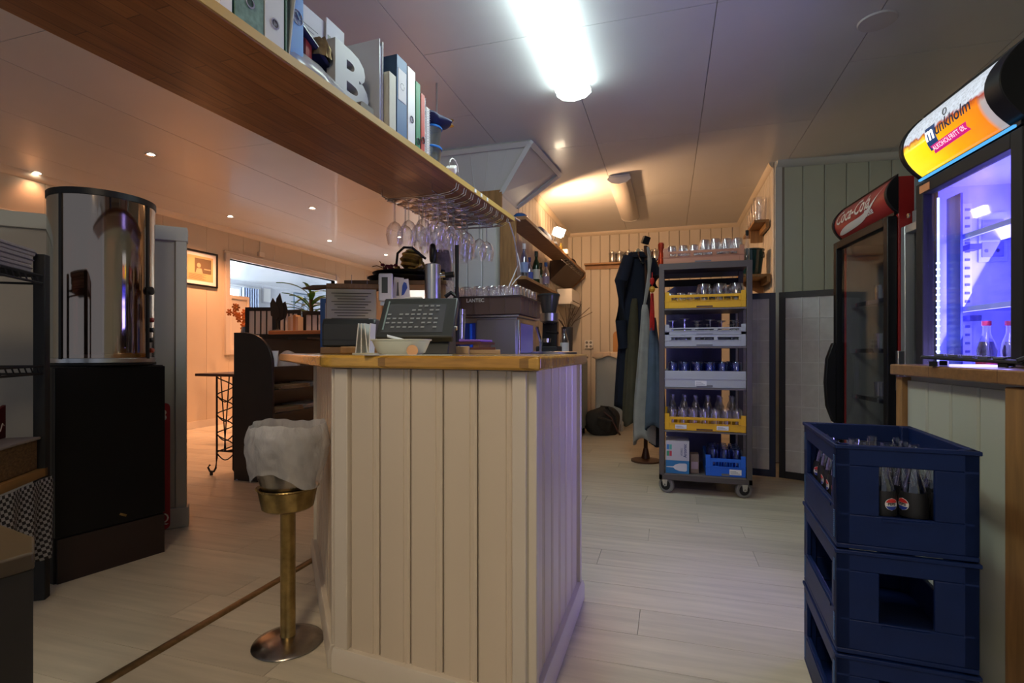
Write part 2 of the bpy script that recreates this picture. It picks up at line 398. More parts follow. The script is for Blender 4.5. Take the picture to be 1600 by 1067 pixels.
# plain casing and door at the far left
d1 = S(B().box(XL, XL+.012, 2.0, 3.9, 0, 2.22).o('door_1', mat('grey_cream_door', (.45,.42,.36), .5), flat=True))
b = B(); b.box(XL, XL+.035, 1.92, 2.0, 0, 2.3).box(XL, XL+.035, 3.9, 3.98, 0, 2.3).box(XL, XL+.035, 2.0, 3.9, 2.22, 2.3).box(XL+.012, XL+.022, 2.94, 2.96, 0, 2.22)
b.o('door_casing', creamp, d1, bev=.003)
# conduit and junction box above the opening
cb = T('junction_box', 'small cream junction box with a conduit rising from it above the wall opening', 'box', (XL, 6.35, 2.40))
B().box(0, .05, -.05, .05, 0, .07).o('box_body', creamp, cb, bev=.006); B().tube([(.012,0,.07),(.012,0,.23)], .006).o('conduit', creamp, cb)
# room seen through the opening
frw = mat('cool_white_wall', (.62,.64,.68), .7)
S(B().box(-10.0, -9.8, 2.5, 13.5, 0, 2.7).o('wall_far_room', frw, flat=True))
S(B().box(-9.8, XL-.1, 13.3, 13.5, 0, 2.7).o('wall_far_room_side', frw, flat=True))
S(B().box(-9.8, XL-.1, 2.4, 2.5, 0, 2.7).o('wall_far_room_near', frw, flat=True))
S(B().box(-10.0, XL-.1, 2.4, 13.5, 2.66, 2.72).o('ceiling_far_room', mat('white_gloss_ceiling', (.75,.77,.8), .25), flat=True))
S(B().prism([(0,0),(.05,0),(.04,-.03),(0,-.07)], 2.5, 13.3, 'xz').o('trim_9', frw, loc=(-9.8, 0, 2.66)))
win = S(B().box(-9.80, -9.785, 8.9, 9.95, 1.4, 2.45).o('window_1', emis('daylight_pane', (.75,.88,1), 3.5), flat=True))
b = B()
for q in ((8.84,8.9,1.34,2.51),(9.95,10.01,1.34,2.51),(8.9,9.95,1.34,1.4),(8.9,9.95,2.45,2.51),(9.40,9.44,1.4,2.45)): b.box(-9.8,-9.76,*q)
b.o('window_frame', white, win)
S(B().box(-9.4, -7.0, 2.502, 2.515, .9, 2.3).o('added_glow_panel', emis('daylight_pane', (.75,.88,1), 3.5), flat=True))  # added glowing panel on the near wall, backing the fill light
ld = bpy.data.lights.new('daylight_fill', 'AREA'); ld.shape = 'RECTANGLE'; ld.size = 2.4; ld.size_y = 1.4; ld.energy = DAY; ld.color = (.72,.84,1)  # added area fill that brightens the far room
lo_ = bpy.data.objects.new('daylight_fill', ld); col.objects.link(lo_); lo_.location = (-8.2, 2.6, 1.6); lo_.rotation_euler = (-PI/2, 0, 0); lo_.rotation_euler = (PI/2, 0, 0)
# threshold strip between kitchen and dining floors
b = B(); b.prism([(-.022,0),(.022,0),(.016,.004),(.006,.006),(-.006,.006),(-.016,.004)], .2, 4.2, 'xz')
S(b.o('trim_10', mat('brass_strip', (.26,.18,.08), .4, .8, var=.3, vs_=30), loc=(-1.63, 0, .0005)))
# ================================================================ LAMPS
def tube_lamp(name, label, x, y0, y1, on, tint=(.84,1,.92), nm=''):
    t = T(name, label, 'ceiling lamp', (x, y0, ZC-.001)); L = y1-y0; pw = LAMP*(1.9 if nm else 1)
    B().box(-.10, .10, 0, L, -.022, 0).o('housing', white, t, bev=.004)
    pr = [(-.105,-.022),(-.108,-.045),(-.07,-.075),(0,-.088),(.07,-.075),(.108,-.045),(.105,-.022)]
    m = emis('lit_diffuser'+nm, tint, pw) if on else mat('unlit_diffuser', (.55,.52,.50), .35)
    B().prism(pr, .004, L-.004, 'xz').o('diffuser', m, t)
    for q in (0, L-.012): B().prism([(p[0]*1.03, p[1]*1.03) for p in pr], q, q+.012, 'xz').o('end_cap', emis('lit_cap'+nm, tint, pw*.3) if on else white, t)
    return t
tube_lamp('ceiling_lamp', 'lit white fluorescent ceiling lamp shining greenish white over the counter', -.585, 1.95, 3.33, True)
tube_lamp('ceiling_lamp', 'unlit fluorescent ceiling lamp further back near the back wall', -.46, 5.1, 6.65, False)
tube_lamp('ceiling_lamp', 'lit warm white fluorescent ceiling lamp out of view behind the camera', -.50, -1.35, .05, True, (1,.80,.55), '_warm')
dl = T('downlight', '', 'downlight')
B().lathe([(.030,0),(.045,-.003),(.048,-.008),(.044,-.010),(.034,-.008),(.030,-.004)], n=20).o('ring', chrome, dl)
B().lathe([(0,-.003),(.031,-.003)], n=16).o('bulb', emis('downlight_glow', (1,.82,.62), 22), dl)
sp = bpy.data.lights.new('spot', 'SPOT'); sp.energy = SPOT; sp.color = (1,.44,.21); sp.spot_size = 2.1; sp.spot_blend = .8; sp.shadow_soft_size = .04
so = bpy.data.objects.new('spot', sp); col.objects.link(so); so.parent = dl; so.location = (0,0,-.02)
dr = Rep(dl)
for u, v, lb in ((236,241,'largest recessed spotlight, over the rotisserie cabinet'), (58,270,'recessed spotlight leftmost on the dining ceiling'),
              (360,338,'recessed spotlight above the framed poster'), (488,325,'recessed spotlight right of the framed poster, level with the shelf'),
              (515,376,'recessed spotlight nearest the far crown moulding, above the wall opening'), (603,398,'rightmost and lowest recessed spotlight on the dining ceiling'),
              (624,370,'recessed spotlight just under the end of the binder shelf')):
    p = az(u, v, ZC-.001); dr.put((p.x, p.y, ZC-.001), 0, lb, 'recessed spotlights on the dining ceiling')

for c_ in dr.r.users_collection[0].objects:
    if c_.type == 'LIGHT' and c_.parent is not None and 'leftmost' in str(c_.parent.get('label', '')): c_.data = c_.data.copy(); c_.data.energy = 5
    if c_.type == 'LIGHT' and c_.parent is not None and 'largest' in str(c_.parent.get('label', '')): c_.data = c_.data.copy(); c_.data.energy = 22
# ================================================================ MAIN COUNTER
ct = T('bar_counter', 'cream board clad bar counter standing in the middle, under the wooden worktop', 'counter', (0,0,0))
Q = [(-1.0,1.42), (-.36,1.35), (-.36,2.10), (-1.12,2.16), (-1.2,2.86), (-1.75,2.86), (-1.67,2.2)]
def inset_poly(P, d):
    c = (sum(p[0] for p in P)/len(P), sum(p[1] for p in P)/len(P)); return [(c[0]+(p[0]-c[0])*(1-d), c[1]+(p[1]-c[1])*(1-d)) for p in P]
cq = [(-.985,1.445), (-.385,1.377), (-.385,2.08), (-1.1,2.13), (-1.2,2.84), (-1.73,2.84), (-1.645,2.21)]
B().prism(cq, 0, .945).o('body', creamp, ct, flat=True)
def clad(par, a, c, n, h, m, z0=.0, post0=.05, post1=.05, th=.009, base=.11, bm_=None):
    """boards, end posts and a skirting along the line a -> c (outside is on the right of travel)"""
    a = Vector((*a,0)); c = Vector((*c,0)); L = (c-a).length; ang = math.atan2(c.y-a.y, c.x-a.x)
    wd = (L-post0-post1)/n; me = None
    for i in range(n):
        p = a+(c-a)*((post0+i*wd)/L)
        if me is None:
            g = .006; b = B(); b.prism([(g*.4,.01),(wd-g*.4,.01),(wd-g*.4,-th*.5),(wd-g*1.5,-th),(wd-g*2.6,-th),(wd-g*3.0,-th*.6),(wd-g*3.6,-th*.6),(wd-g*4.0,-th),(g*1.5,-th),(g*.4,-th*.5)], 0, h-z0)
            me = b.o('board', m, par, loc=(p.x, p.y, z0), rz=ang, flat=True).data
        else: B().o('board', None, par, me=me, loc=(p.x, p.y, z0), rz=ang)
    for s, e in ((0, post0), (L-post1, L)):
        p = a+(c-a)*(s/L); B().box(0, e-s, -.022, .02, z0, h).o('corner_post', creamp, par, loc=(p.x, p.y, 0), rz=ang, bev=.003)
    if base: B().prism([(0,0),(-.034,0),(-.034,base-.02),(-.026,base),(0,base)], -.002, L+.002, 'yz').o('skirting', creamp, par, loc=(a.x, a.y, 0), rz=ang, bev=.002)
clad(ct, (-1.0,1.42), (-.36,1.35), 5, .945, cream, post0=.05, post1=.04, base=.075)
clad(ct, (-.36,1.35), (-.36,2.10), 6, .945, cream, post0=.03, post1=.03, base=.075)
clad(ct, (-1.67,2.2), (-1.0,1.42), 8, .945, cream, post0=.03, post1=.03, base=.075)
clad(ct, (-1.75,2.86), (-1.67,2.2), 5, .945, cream, post0=.03, post1=.03, base=.075)
def rounded(P, r=.03, n=5):
    out = []
    N = len(P)
    for i in range(N):
        p = Vector(P[i]); a = Vector(P[i-1]); c = Vector(P[(i+1)%N]); rr = r[i] if isinstance(r, (list, tuple)) else r
        u = (a-p).normalized(); v = (c-p).normalized()
        for k in range(n+1):
            t = k/n; out.append(tuple((p+u*rr)*(1-t)**2+p*2*t*(1-t)+(p+v*rr)*t*t))
    return out
wt = B().prism(rounded([(-1.03,1.375), (-.315,1.295), (-.318,2.13), (-1.14,2.2), (-1.18,2.89), (-2.05,2.89), (-2.03,2.32)], [.05,.012,.02,.02,.02,.1,.18]), .948, .986).o('worktop', worktopm, bev=.008)
tag(wt, 'yellow varnished wooden worktop lying on the cream bar counter', 'worktop')
# ================================================================ OVERHEAD SHELF (frame S)
def sh(x, y, z=0): a = rot(x, y, RS); return Vector((a[0], a[1], z))
def sh_at(u, dz=.86, back=0):
    """distance along the shelf of the point of its right edge seen at picture column u"""
    k = (u-800)/F; d = -1.135/(k*.9409-.3387); return d*(.9409+.3387*k)
of = T('overhead_shelf', 'long hanging wooden shelf running from the top left towards the column', 'shelf', (0,0,0), RS)
B().box(-1.60, -1.125, .25, 3.16, 1.832, 1.862).o('shelf_board', butcher, of, bev=.003)
B().box(-1.125, -1.119, .25, 3.16, 1.834, 1.861).o('edge_strip', mat('yellow_edge', (.55,.36,.10), .4), of)
for y in (.6, 1.7, 2.95): B().tube([(-1.57, y, 1.862), (-1.57, y, 2.699)], .006).o('hanging_rod', steel, of)
# shelf lies under the ceiling: fittings on the end
ZS = 1.863
def binder(name, u0, u1, mside, mspine, label, h=.315, dep=.28, hole=.065, lbl=None, tilt=0, x=-1.13):
    y0, y1 = sh_at(u0), sh_at(u1); wdt = y1-y0-.003
    t = T(name, label, 'binder', sh(x, y0, ZS), RS)
    b = B(); b.box(-dep, 0, 0, .003, 0, h).box(-dep, 0, wdt-.003, wdt, 0, h); b.o('cover', mside, t, bev=.001)
    B().box(-.004, .002, 0, wdt, 0, h).o('spine', mspine, t, bev=.001)
    B().box(-dep+.01, -.01, .005, wdt-.005, .008, h-.012).o('pages', paper, t)
    if hole:
        B().lathe([(0,0),(.012,0),(.012,.001)], n=16, ax='x', c=(.002, wdt/2, hole)).o('finger_hole', blackmat, t)
        B().lathe([(.011,0),(.015,0),(.015,.002),(.011,.002)], n=16, ax='x', c=(.002, wdt/2, hole)).o('hole_ring', chrome, t)
    if lbl: B().box(.002, .0035, wdt*.1, wdt*.9, lbl[0], lbl[1]).o('label', paper, t)
    return t
dgreen = mat('dark_green_board', (.02,.09,.06), .5); mgreen = mat('mottled_green_board', (.13,.24,.19), .6, var=.3, vs_=60)
greyw = mat('grey_white_board', (.58,.60,.60), .5); navyb = mat('navy_board', (.02,.055,.12), .5); blueb = mat('blue_board', (.06,.14,.29), .5)
green2 = mat('green_board', (.03,.22,.10), .5); red2 = mat('red_board', (.48,.05,.04), .5); blue3 = mat('bright_blue_board', (.01,.20,.62), .45); cream2 = mat('ivory_board', (.58,.57,.46), .6)
t = T('glass_vase', 'clear glass vase at the upper left end of the binder row', 'vase', sh(-1.19, sh_at(327), ZS), RS)
B().lathe([(0,.002),(.035,0),(.038,.02),(.03,.1),(.045,.2),(.043,.2),(.028,.1),(.034,.02)], n=18).o('vase_body', glass, t)
binder('binder', 340, 361, white, white, 'plain white binder left of the dark green binder', hole=0)
binder('binder', 364, 410, dgreen, mgreen, 'broad mottled green binder with dark green covers and a ringed hole')
binder('binder', 411, 442, greyw, greyw, 'white binder right of the mottled green binder, hole near the shelf', hole=.06)
binder('binder', 443, 447, dgreen, dgreen, 'thin dark green binder behind the leaning grey sheet', hole=0, h=.29)
o = B().box(-.26, 0, 0, .004, 0, .30).o('grey_folder', mat('grey_card', (.42,.45,.46), .6)); o.location = sh(-1.13, sh_at(449), ZS); o.rotation_euler = (-.13, 0, RS)
tag(o, 'thin grey card folder leaning right beside the blue folder', 'folder')
t = T('blue_folder', 'bright blue folder with a round white emblem on its spine', 'folder', sh(-1.15, sh_at(460), ZS), RS)
B().box(-.24, 0, 0, .055, 0, .25).o('cover', blue3, t, bev=.002)
B().lathe([(0,.0),(.022,0),(.022,.002)], n=20, ax='x', c=(.0, .028, .15)).o('emblem', paper, t)
B().rb((.002, .028, .155), (.002, .004, .02), (.6,0,0)).o('emblem_mark', blueb, t)
t = T('paper_tray', 'pale stack of flat plastic letter trays beside the blue folder', 'tray', sh(-1.36, sh_at(482), ZS), RS)
for k in range(4): B().box(-.12, .12, 0, .34, k*.055, k*.055+.006).box(-.12,-.115,0,.34,k*.055,k*.055+.04).box(.115,.12,0,.34,k*.055,k*.055+.012).o('tray', mat('pale_green_plastic', (.45,.50,.46), .4), t)
t = T('small_red_box', 'small dark red box on top of papers behind the plastic bags', 'box', sh(-1.27, sh_at(505), ZS), RS)
B().box(0, .06, 0, .035, 0, .17).o('carton', mat('dark_red', (.25,.02,.02), .5), t); B().box(.06,.062,.004,.031,.10,.16).o('label', red2, t)
def crumple(nm, mt, cx, L, Wd, H, label, cat, loc, rz, seed, nu=26, nv=14, ridge=.02):
    r = random.Random(seed); ph = [(r.uniform(4,16), r.uniform(4,16), r.uniform(0,6), r.uniform(.3,1)) for _ in range(9)]
    def f(a, c):
        th = c*PI; rr = 0
        for q in ph: rr += math.sin(q[0]*a*PI+q[2]+q[1]*c)*q[3]
        rr = 1+rr*ridge*4/3; e = math.sin(PI*min(max(a,.0),1))**.45
        return Vector((Wd*math.cos(th)*e*rr, (a-.5)*L, max(0, H*math.sin(th)*e*rr)))
    b = B().grid(f, nu, nv); ob = b.o(nm, mt, loc=loc, rz=rz); return tag(ob, label, cat)
bagm = milky('clear_bag_plastic', (.72,.74,.74), .62, .15)
crumple('plastic_bag', bagm, 0, .42, .055, .075, 'crumpled clear plastic bag lying along the shelf edge', 'bag', sh(-1.19, sh_at(500), ZS), RS, 1)
crumple('plastic_bag', bagm, 0, .34, .05, .055, 'second crumpled clear bag lying behind the first, under the navy case', 'bag', sh(-1.30, sh_at(492), ZS), RS, 8)
t = T('navy_case', 'slim navy blue case lying slanted over the plastic bags', 'case', sh(-1.22, sh_at(492), ZS+.14), RS)
B().rb((.0, .16, -.025), (.05, .36, .02), (-.42,0,0)).o('case_body', mat('navy_cloth', (.01,.015,.07), .7), t, bev=.006); B().rb((.026,.16,-.025),(.004,.34,.004),(-.42,0,0)).o('zip', chrome, t)
o = crumple('gold_wrapper', mat('gold_foil', (.35,.26,.12), .35, .7, var=.4, vs_=50), 0, .08, .035, .075, 'crumpled gold foil wrapper beside the big grey letter', 'wrapper', sh(-1.21, sh_at(521)+.03, ZS+.125), RS, 4, 12, 8, .05)
# printed sheets
pr = mat('printed_sheet', (.60,.62,.66), .7)
t = T('printed_sheets', 'tall printed paper sheets standing behind the grey letter', 'paper', sh(-1.30, sh_at(538), ZS), RS)
B().box(0, .004, -.22, .17, .02, .345).o('sheet', pr, t); B().rb((.012, .14, .18), (.004, .10, .36), (-.03,0,0)).o('sheet', pr, t)
lines = B()
for k in range(11):
    lines.box(.0042, .0048, -.13, .06-.02*(k%3), .28-k*.014, .2825-k*.014)
lines.o('printed_lines', mat('print_grey', (.25,.27,.30), .8), t, kind='stuff')
B().box(.0145,.0152,.10,.115,.24,.30).o('printed_heading', black, t)
t = T('sheet_holder', 'clear acrylic sheet holder at the right of the printed sheets', 'sheet holder', sh(-1.15, sh_at(598), ZS), RS)
B().box(-.22, 0, 0, .004, 0, .33).box(-.22,0,.022,.026,0,.33).o('holder', mat('frosted_sheet', (.50,.53,.58), .35), t); B().box(-.21,-.005,.005,.02,.005,.31).o('sheet', pr, t)
# large grey letter
t = T('letter_sign', 'large grey letter B with black inside lying tilted on the shelf', 'letter', sh(-1.17, sh_at(562), ZS+.002), RS)
gl = mat('grey_enamel', (.38,.39,.40), .4)
put_text('letter_face', 'B', .30, gl, t, lambda x, y, z: (z-.02, x*1.15, y*.86+.10), bold=.012, ext=.018)
B().box(-.06, -.045, -.075, .09, 0, .20).o('backing', black, t, bev=.003)
t = T('door_stop_box', 'small grey brown box with a rounded end below the grey letter', 'box', sh(-1.145, sh_at(575), ZS), RS)
B().prism(rounded([(-.03,0),(.05,0),(.05,.04),(-.03,.04)], [.004,.004,.004,.019]), -.05, .0, 'yz').o('block', mat('grey_brown', (.13,.11,.09), .6), t, bev=.002)
binder('binder', 606, 617, cream2, cream2, 'ivory folder pile left of the navy and white binder', hole=0, h=.22)
binder('binder', 618, 634, navyb, blueb, 'blue and navy binder with a large white label', h=.315, lbl=(.14,.265), hole=.2)
binder('binder', 635, 647, white, white, 'narrow white binder between the blue and the green binders', h=.31, hole=.1)
binder('binder', 648, 655, green2, green2, 'green binder between a white binder and the red one', h=.28, hole=.03)
binder('binder', 656, 662, red2, red2, 'red binder right of the green one', h=.25, hole=.05)
for k, (u0, u1, h, lb) in enumerate(((663, 668, .255, 'white spiral notebook touching the red binder'), (669, 674, .225, 'white spiral notebook left of the clear lidded tubs'))):
    y0, y1 = sh_at(u0), sh_at(u1)
    t = T('spiral_notebook', lb, 'notebook', sh(-1.14, y0, ZS), RS)
    B().box(-.19, -.004, .002, y1-y0-.002, 0, h).o('pages', paper, t)
    b = B()
    for j in range(int(h/.011)): b.lathe([(.007,-.0012),(.0085,0),(.007,.0012)], n=8, c=(-.002, (y1-y0)/2, .008+j*.011))
    b.o('spiral', white, t, kind='stuff')
tub = T('lidded_tub', '', 'tub'); tp = clear('frosted_tub', (.85,.88,.88), .3, .7, .25, (.75,.8,.8))
B().lathe([(0,0),(.04,0),(.05,.085),(.048,.085),(.038,.003)], n=20).o('tub_body', tp, tub); B().lathe([(0,.092),(.05,.092),(.054,.088),(.054,.082),(.05,.082)], n=20).o('lid', mat('blue_lid', (.01,.17,.6), .4), tub)
tr_ = Rep(tub)
ys = sh_at(688)
for k in range(2):
    tr_.put(sh(-1.19, ys+.01, ZS+k*.095), RS, ('clear tub with blue lid standing on the shelf beyond the notebooks', 'clear tub with blue lid stacked on the other tub')[k], 'lidded tubs')
t = T('bottle_caps_bag', 'navy cloth bundle with a gold bow on top of the tubs', 'bundle', sh(-1.19, ys+.02, ZS+.187), RS)
B().grid(lambda a, c: Vector(((.02+.055*math.sin(PI*c))*math.cos(2*PI*a)*(1+.25*math.sin(5*2*PI*a)*math.sin(c*3)), (.03+.075*math.sin(PI*c))*math.sin(2*PI*a)*(1+.2*math.sin(3*2*PI*a)), .07*c)), 20, 8, True).o('cloth', mat('navy_cloth', (.01,.015,.07)), t, loc=(0,0,0))
B().lathe([(0,-.02),(.02,-.014),(.006,0),(.02,.014),(0,.02)], n=8, c=(.05,.09,.055)).o('bow', gold, t)
t = T('power_adapter', 'white power adapter with a looped cable at the shelf end before the column', 'adapter', sh(-1.16, sh_at(712), ZS), RS)
B().rb((0,0,.035),(.05,.07,.035),(.5,0,.3)).o('adapter_body', white, t, bev=.006)
B().tube([(0.0,.03+.05*math.cos(a),.05+.05*math.sin(a)) for a in [i*.4 for i in range(14)]], .003).o('cable', white, t)
for k in range(3):
    o = B().box(-.0015,.0005,-.011,.011,-.009,.009).o('shelf_label', paper); o.location = sh(-1.1165, sh_at(738+k*9.5), 1.848); o.rotation_euler = (0,0,RS)
    tag(o, 'small blank white sticker on the shelf edge above the glass rack', 'sticker', 'stickers on the shelf edge')
# ---- hanging wine glass rack
rk = T('glass_rack', 'wire wine glass rack hanging under the end of the overhead shelf', 'rack', (0,0,0), RS)
yr0, yr1 = 2.30, 3.10; n = 9
for k in range(n):
    y = yr0+.04+k*(yr1-yr0-.08)/(n-1)
    for s in (-.012, .012):
        B().tube([(-1.54, y+s, 1.79), (-1.22, y+s, 1.785), (-1.17, y+s, 1.79), (-1.135, y+s, 1.805), (-1.13, y+s, 1.83)], .0028).o('wire', chrome, rk)
for x in (-1.54, -1.25): B().tube([(x, yr0, 1.797), (x, yr1, 1.797)], .003).o('cross_wire', chrome, rk)
for x, y in ((-1.54, yr0),(-1.54,yr1),(-1.25,yr0),(-1.25,yr1)): B().tube([(x,y,1.797),(x,y,1.834)], .003).o('hanger', chrome, rk)
def wine(nm='wine_glass'):
    t = T(nm, '', 'glass')       # upside down: foot at the top, origin at the rim
    B().lathe([(.028,0),(.036,.04),(.034,.065),(.02,.088),(.004,.098)], n=12).o('bowl', glass, t)
    B().lathe([(.004,.098),(.0035,.16),(.005,.175)], n=6).o('stem', thickglass, t)
    B().lathe([(.005,.175),(.033,.181),(.033,.183),(0,.184)], n=14).o('foot', thickglass, t)
    return t
wr_ = Rep(wine())
rng = random.Random(5)
for k in range(n-1):
    y = yr0+.04+(k+.5)*(yr1-yr0-.08)/(n-1)
    for j in range(4):
        if rng.random() < .12 and k > 0: continue
        wr_.put(sh(-1.52+j*.085+(k%2)*.01, y, 1.561), RS+rng.random(), 'stemmed glass hanging upside down in the wire rack under the shelf', 'wine glasses hanging under the shelf', scale=1.27)
# ================================================================ COOLERS (frame 2)
def f2(x, y, z=0): a = rot(x, y, R2); return Vector((a[0], a[1], z))
inner = mat('cooler_liner_grey', (.16,.16,.16), .5); innerw = mat('cooler_liner_white', (.62,.62,.70), .45)
def cooler(nm, label, x, y, wd, dep, h, mbody, mframe, liner, door_top, door_bot=.22, fr=.05, shelves=(), sm=None, hn=None):
    t = T(nm, label, 'cooler', f2(x, y), R2)
    b = B(); th = .04
    b.box(.05, dep, 0, th, 0, h).o('side_panel', mbody, t, bev=.004)
    B().box(.05, dep, wd-th, wd, 0, h).o('side_panel', mbody, t, bev=.004)
    B().box(dep-th, dep, th, wd-th, 0, h).o('back_panel', mbody, t)
    B().box(.05, dep-th, th, wd-th, door_top, h).o('top_box', mbody, t)
    B().box(.05, dep-th, th, wd-th, .04, door_bot).o('plinth', mbody, t)
    b = B(); g = .004
    b.box(.06, dep-th-g, th+.001, th+.006, door_bot, door_top).box(.06, dep-th-g, wd-th-.006, wd-th-.001, door_bot, door_top).box(dep-th-.008, dep-th-.002, th, wd-th, door_bot, door_top)
    b.box(.06, dep-th-g, th, wd-th, door_top-.006, door_top-.001).box(.06, dep-th-g, th, wd-th, door_bot+.001, door_bot+.006)
    b.o('liner', liner, t)
    b = B(); b.box(0, .045, 0, fr, door_bot-.03, door_top+.02).box(0, .045, wd-fr, wd, door_bot-.03, door_top+.02).box(0, .045, fr, wd-fr, door_top+.02-fr, door_top+.02).box(0, .045, fr, wd-fr, door_bot-.03, door_bot-.03+fr)
    dr_ = b.o('door', mframe, t, bev=.004)
    B().box(.018, .024, fr, wd-fr, door_bot-.03+fr, door_top+.02-fr).o('pane', pane, dr_)
    for z in shelves:
        b = B()
        for k in range(9): b.box(.09, dep-.08, th+.02+k*(wd-2*th-.04)/8-.0015, th+.02+k*(wd-2*th-.04)/8+.0015, z-.004, z-.001)
        b.box(.085, .093, th+.01, wd-th-.01, z-.012, z+.012).box(dep-.09, dep-.082, th+.01, wd-th-.01, z-.008, z)
        b.o('wire_shelf', sm or chrome, t, kind='stuff')
    return t, dr_
def sign(t, x0, wd, z0, z1, bulge, m, ends, ec=.02, dp=.12):
    """curved header: face bulges towards -x; returns a map from (y, z) of the face to local space"""
    zc = (z0+z1)/2; hh = (z1-z0)/2
    def P(y, z): q = (z-zc)/hh; return (x0-bulge*(1-q*q), y, z)
    B().grid(lambda a, c: Vector(P(ec+a*(wd-.02-ec), z0+c*(z1-z0))), 20, 12).o('sign_face', m, t)
    for y0, y1 in ((-.004, ec), (wd-.02, wd+.004)):
        poly = [(P(0, z0+(z1-z0)*k/12)[0]-.008, z0+(z1-z0)*k/12) for k in range(13)]+[(x0+dp, z1+.01), (x0+dp, z0-.01)]
        B().prism(poly, y0, y1, 'xz').o('sign_end', ends, t, bev=.003)
    B().box(x0, x0+dp, .02, wd-.02, z1-.005, z1+.01).o('sign_top', ends, t); B().box(x0-.01, x0+dp, .02, wd-.02, z0-.012, z0+.002).o('sign_base', ends, t)
    return P
# --- cola cooler
cokered = mat('cooler_red', (.32,.012,.012), .35); 
ck, ckd = cooler('drinks_cooler', 'red drinks cooler with a red cola sign and black framed door', 1.31, 2.99, .70, .62, 1.885, cokered, black, inner, 1.665, .2, .045, (.42,.72,1.0,1.28), clear('shelf_gl', (.8,.8,.8), .3, .7))
B().box(.12, .60, -.004, .0, .05, 1.885).o('side_skin', mat('grey_side_skin', (.33,.36,.36), .5), ck)
P = sign(ck, .049, .70, 1.705, 1.89, .05, mat('cola_sign_red', (.40,.025,.03), .3, coat=.4), black, dp=.0)
signw = mat('sign_white', (.75,.72,.68), .4)
put_text('sign_lettering', 'Coca-Cola', .105, signw, ck, lambda x, y, z: (P(0, 1.815+y)[0]-.006, .42-x, 1.815+y), shear=.45, bold=.001)
put_text('sign_lettering', 'Coke', .045, signw, ck, lambda x, y, z: (P(0, 1.76+y)[0]-.006, .22-x, 1.76+y), shear=.3, bold=.001)
def swoosh(a, c):
    y = .66-a*.62; z = 1.728+.012*math.sin(a*6)+.15*a**3+(c-.5)*.035*math.sin(PI*a**.6); z = min(max(z, 1.708), 1.886)
    return Vector((P(y, z)[0]-.003, y, z))
B().grid(swoosh, 24, 2).o('sign_wave', signw, ck)
B().prism([(-.02,.55),(-.055,.65),(-.065,.80),(-.055,.95),(-.02,1.05),(0,1.05),(0,.55)], .645, .685, 'xz').o('handle', black, ckd, bev=.006)
# --- silver cooler
sv, svd = cooler('glass_door_cooler', 'narrow silver framed cooler between the red cooler and the beer cooler', 1.362, 2.535, .44, .6, 1.70, mat('silver_grey', (.36,.37,.38), .35, .5), mat('silver_frame', (.45,.46,.47), .3, .6), inner, 1.60, .2, .04, (.5,.85,1.2))
B().box(-.03, 0, .40, .425, .80, 1.0).o('handle', steel, svd, bev=.004)
B().lathe([(0,0),(.012,0),(.012,.006),(0,.006)], n=12, ax='x', c=(-.006,.36,1.66)).o('lock', chrome, sv)
# --- beer cooler
bl = mat('lit_cooler_liner', (.50,.50,.95), .5)
mk, mkd = cooler('beer_cooler', 'tall black beer cooler with a lit beer sign and blue lit inside', 1.21, 1.915, .605, .60, 1.965, black, mat('dark_door_frame', (.02,.018,.018), .6, spec=.25), bl, 1.68, .3, .052, (), None)
def z2(u, v, x):      # helper: height seen at pixel for a point of plane X2 = x
    k = (u-800)/F; d = x/(k*.9776-.2105); return 1+(HOR-v)/F*d
# sign picture: foam above, amber below, brighter yellow towards the far end
sm_ = bpy.data.materials.new('beer_sign_print'); sm_.use_nodes = True; N = sm_.node_tree.nodes; L = sm_.node_tree.links
tc = N.new('ShaderNodeTexCoord'); sx = N.new('ShaderNodeSeparateXYZ'); L.new(tc.outputs['Object'], sx.inputs[0])
def ramp(stops):
    r = N.new('ShaderNodeValToRGB'); e = r.color_ramp.elements
    while len(e) < len(stops): e.new(.5)
    for q, (p, c) in zip(e, stops): q.position = p; q.color = (*c, 1)
    return r
my = N.new('ShaderNodeMapRange'); my.inputs[1].default_value = 0; my.inputs[2].default_value = .605; L.new(sx.outputs[1], my.inputs[0])
liq = ramp([(0, (.30,.30,.34)), (.17, (.35,.30,.28)), (.2, (.75,.20,.01)), (.5, (.88,.34,.005)), (.75, (.95,.62,.01)), (.96, (.95,.72,.03)), (1, (.8,.5,.4))]); L.new(my.outputs[0], liq.inputs[0])
nz = N.new('ShaderNodeTexNoise'); nz.inputs['Scale'].default_value = 30; L.new(tc.outputs['Object'], nz.inputs[0])
zz = N.new('ShaderNodeMath'); zz.operation = 'MULTIPLY_ADD'; zz.inputs[1].default_value = .035; L.new(nz.outputs[0], zz.inputs[0]); L.new(sx.outputs[2], zz.inputs[2])
vz = N.new('ShaderNodeTexVoronoi'); vz.inputs['Scale'].default_value = 90; L.new(tc.outputs['Object'], vz.inputs[0])
foam = ramp([(0, (.30,.33,.38)), (.5, (.48,.52,.58)), (1, (.55,.6,.68))]); L.new(vz.outputs[0], foam.inputs[0])
gt = N.new('ShaderNodeMapRange'); gt.inputs[1].default_value = 1.868; gt.inputs[2].default_value = 1.878; L.new(zz.outputs[0], gt.inputs[0])
rim_ = N.new('ShaderNodeMapRange'); rim_.inputs[1].default_value = 1.845; rim_.inputs[2].default_value = 1.87; L.new(zz.outputs[0], rim_.inputs[0])
m0 = N.new('ShaderNodeMix'); m0.data_type = 'RGBA'; L.new(rim_.outputs[0], m0.inputs[0]); L.new(liq.outputs[0], m0.inputs[6]); m0.inputs[7].default_value = (.30,.03,.01,1)
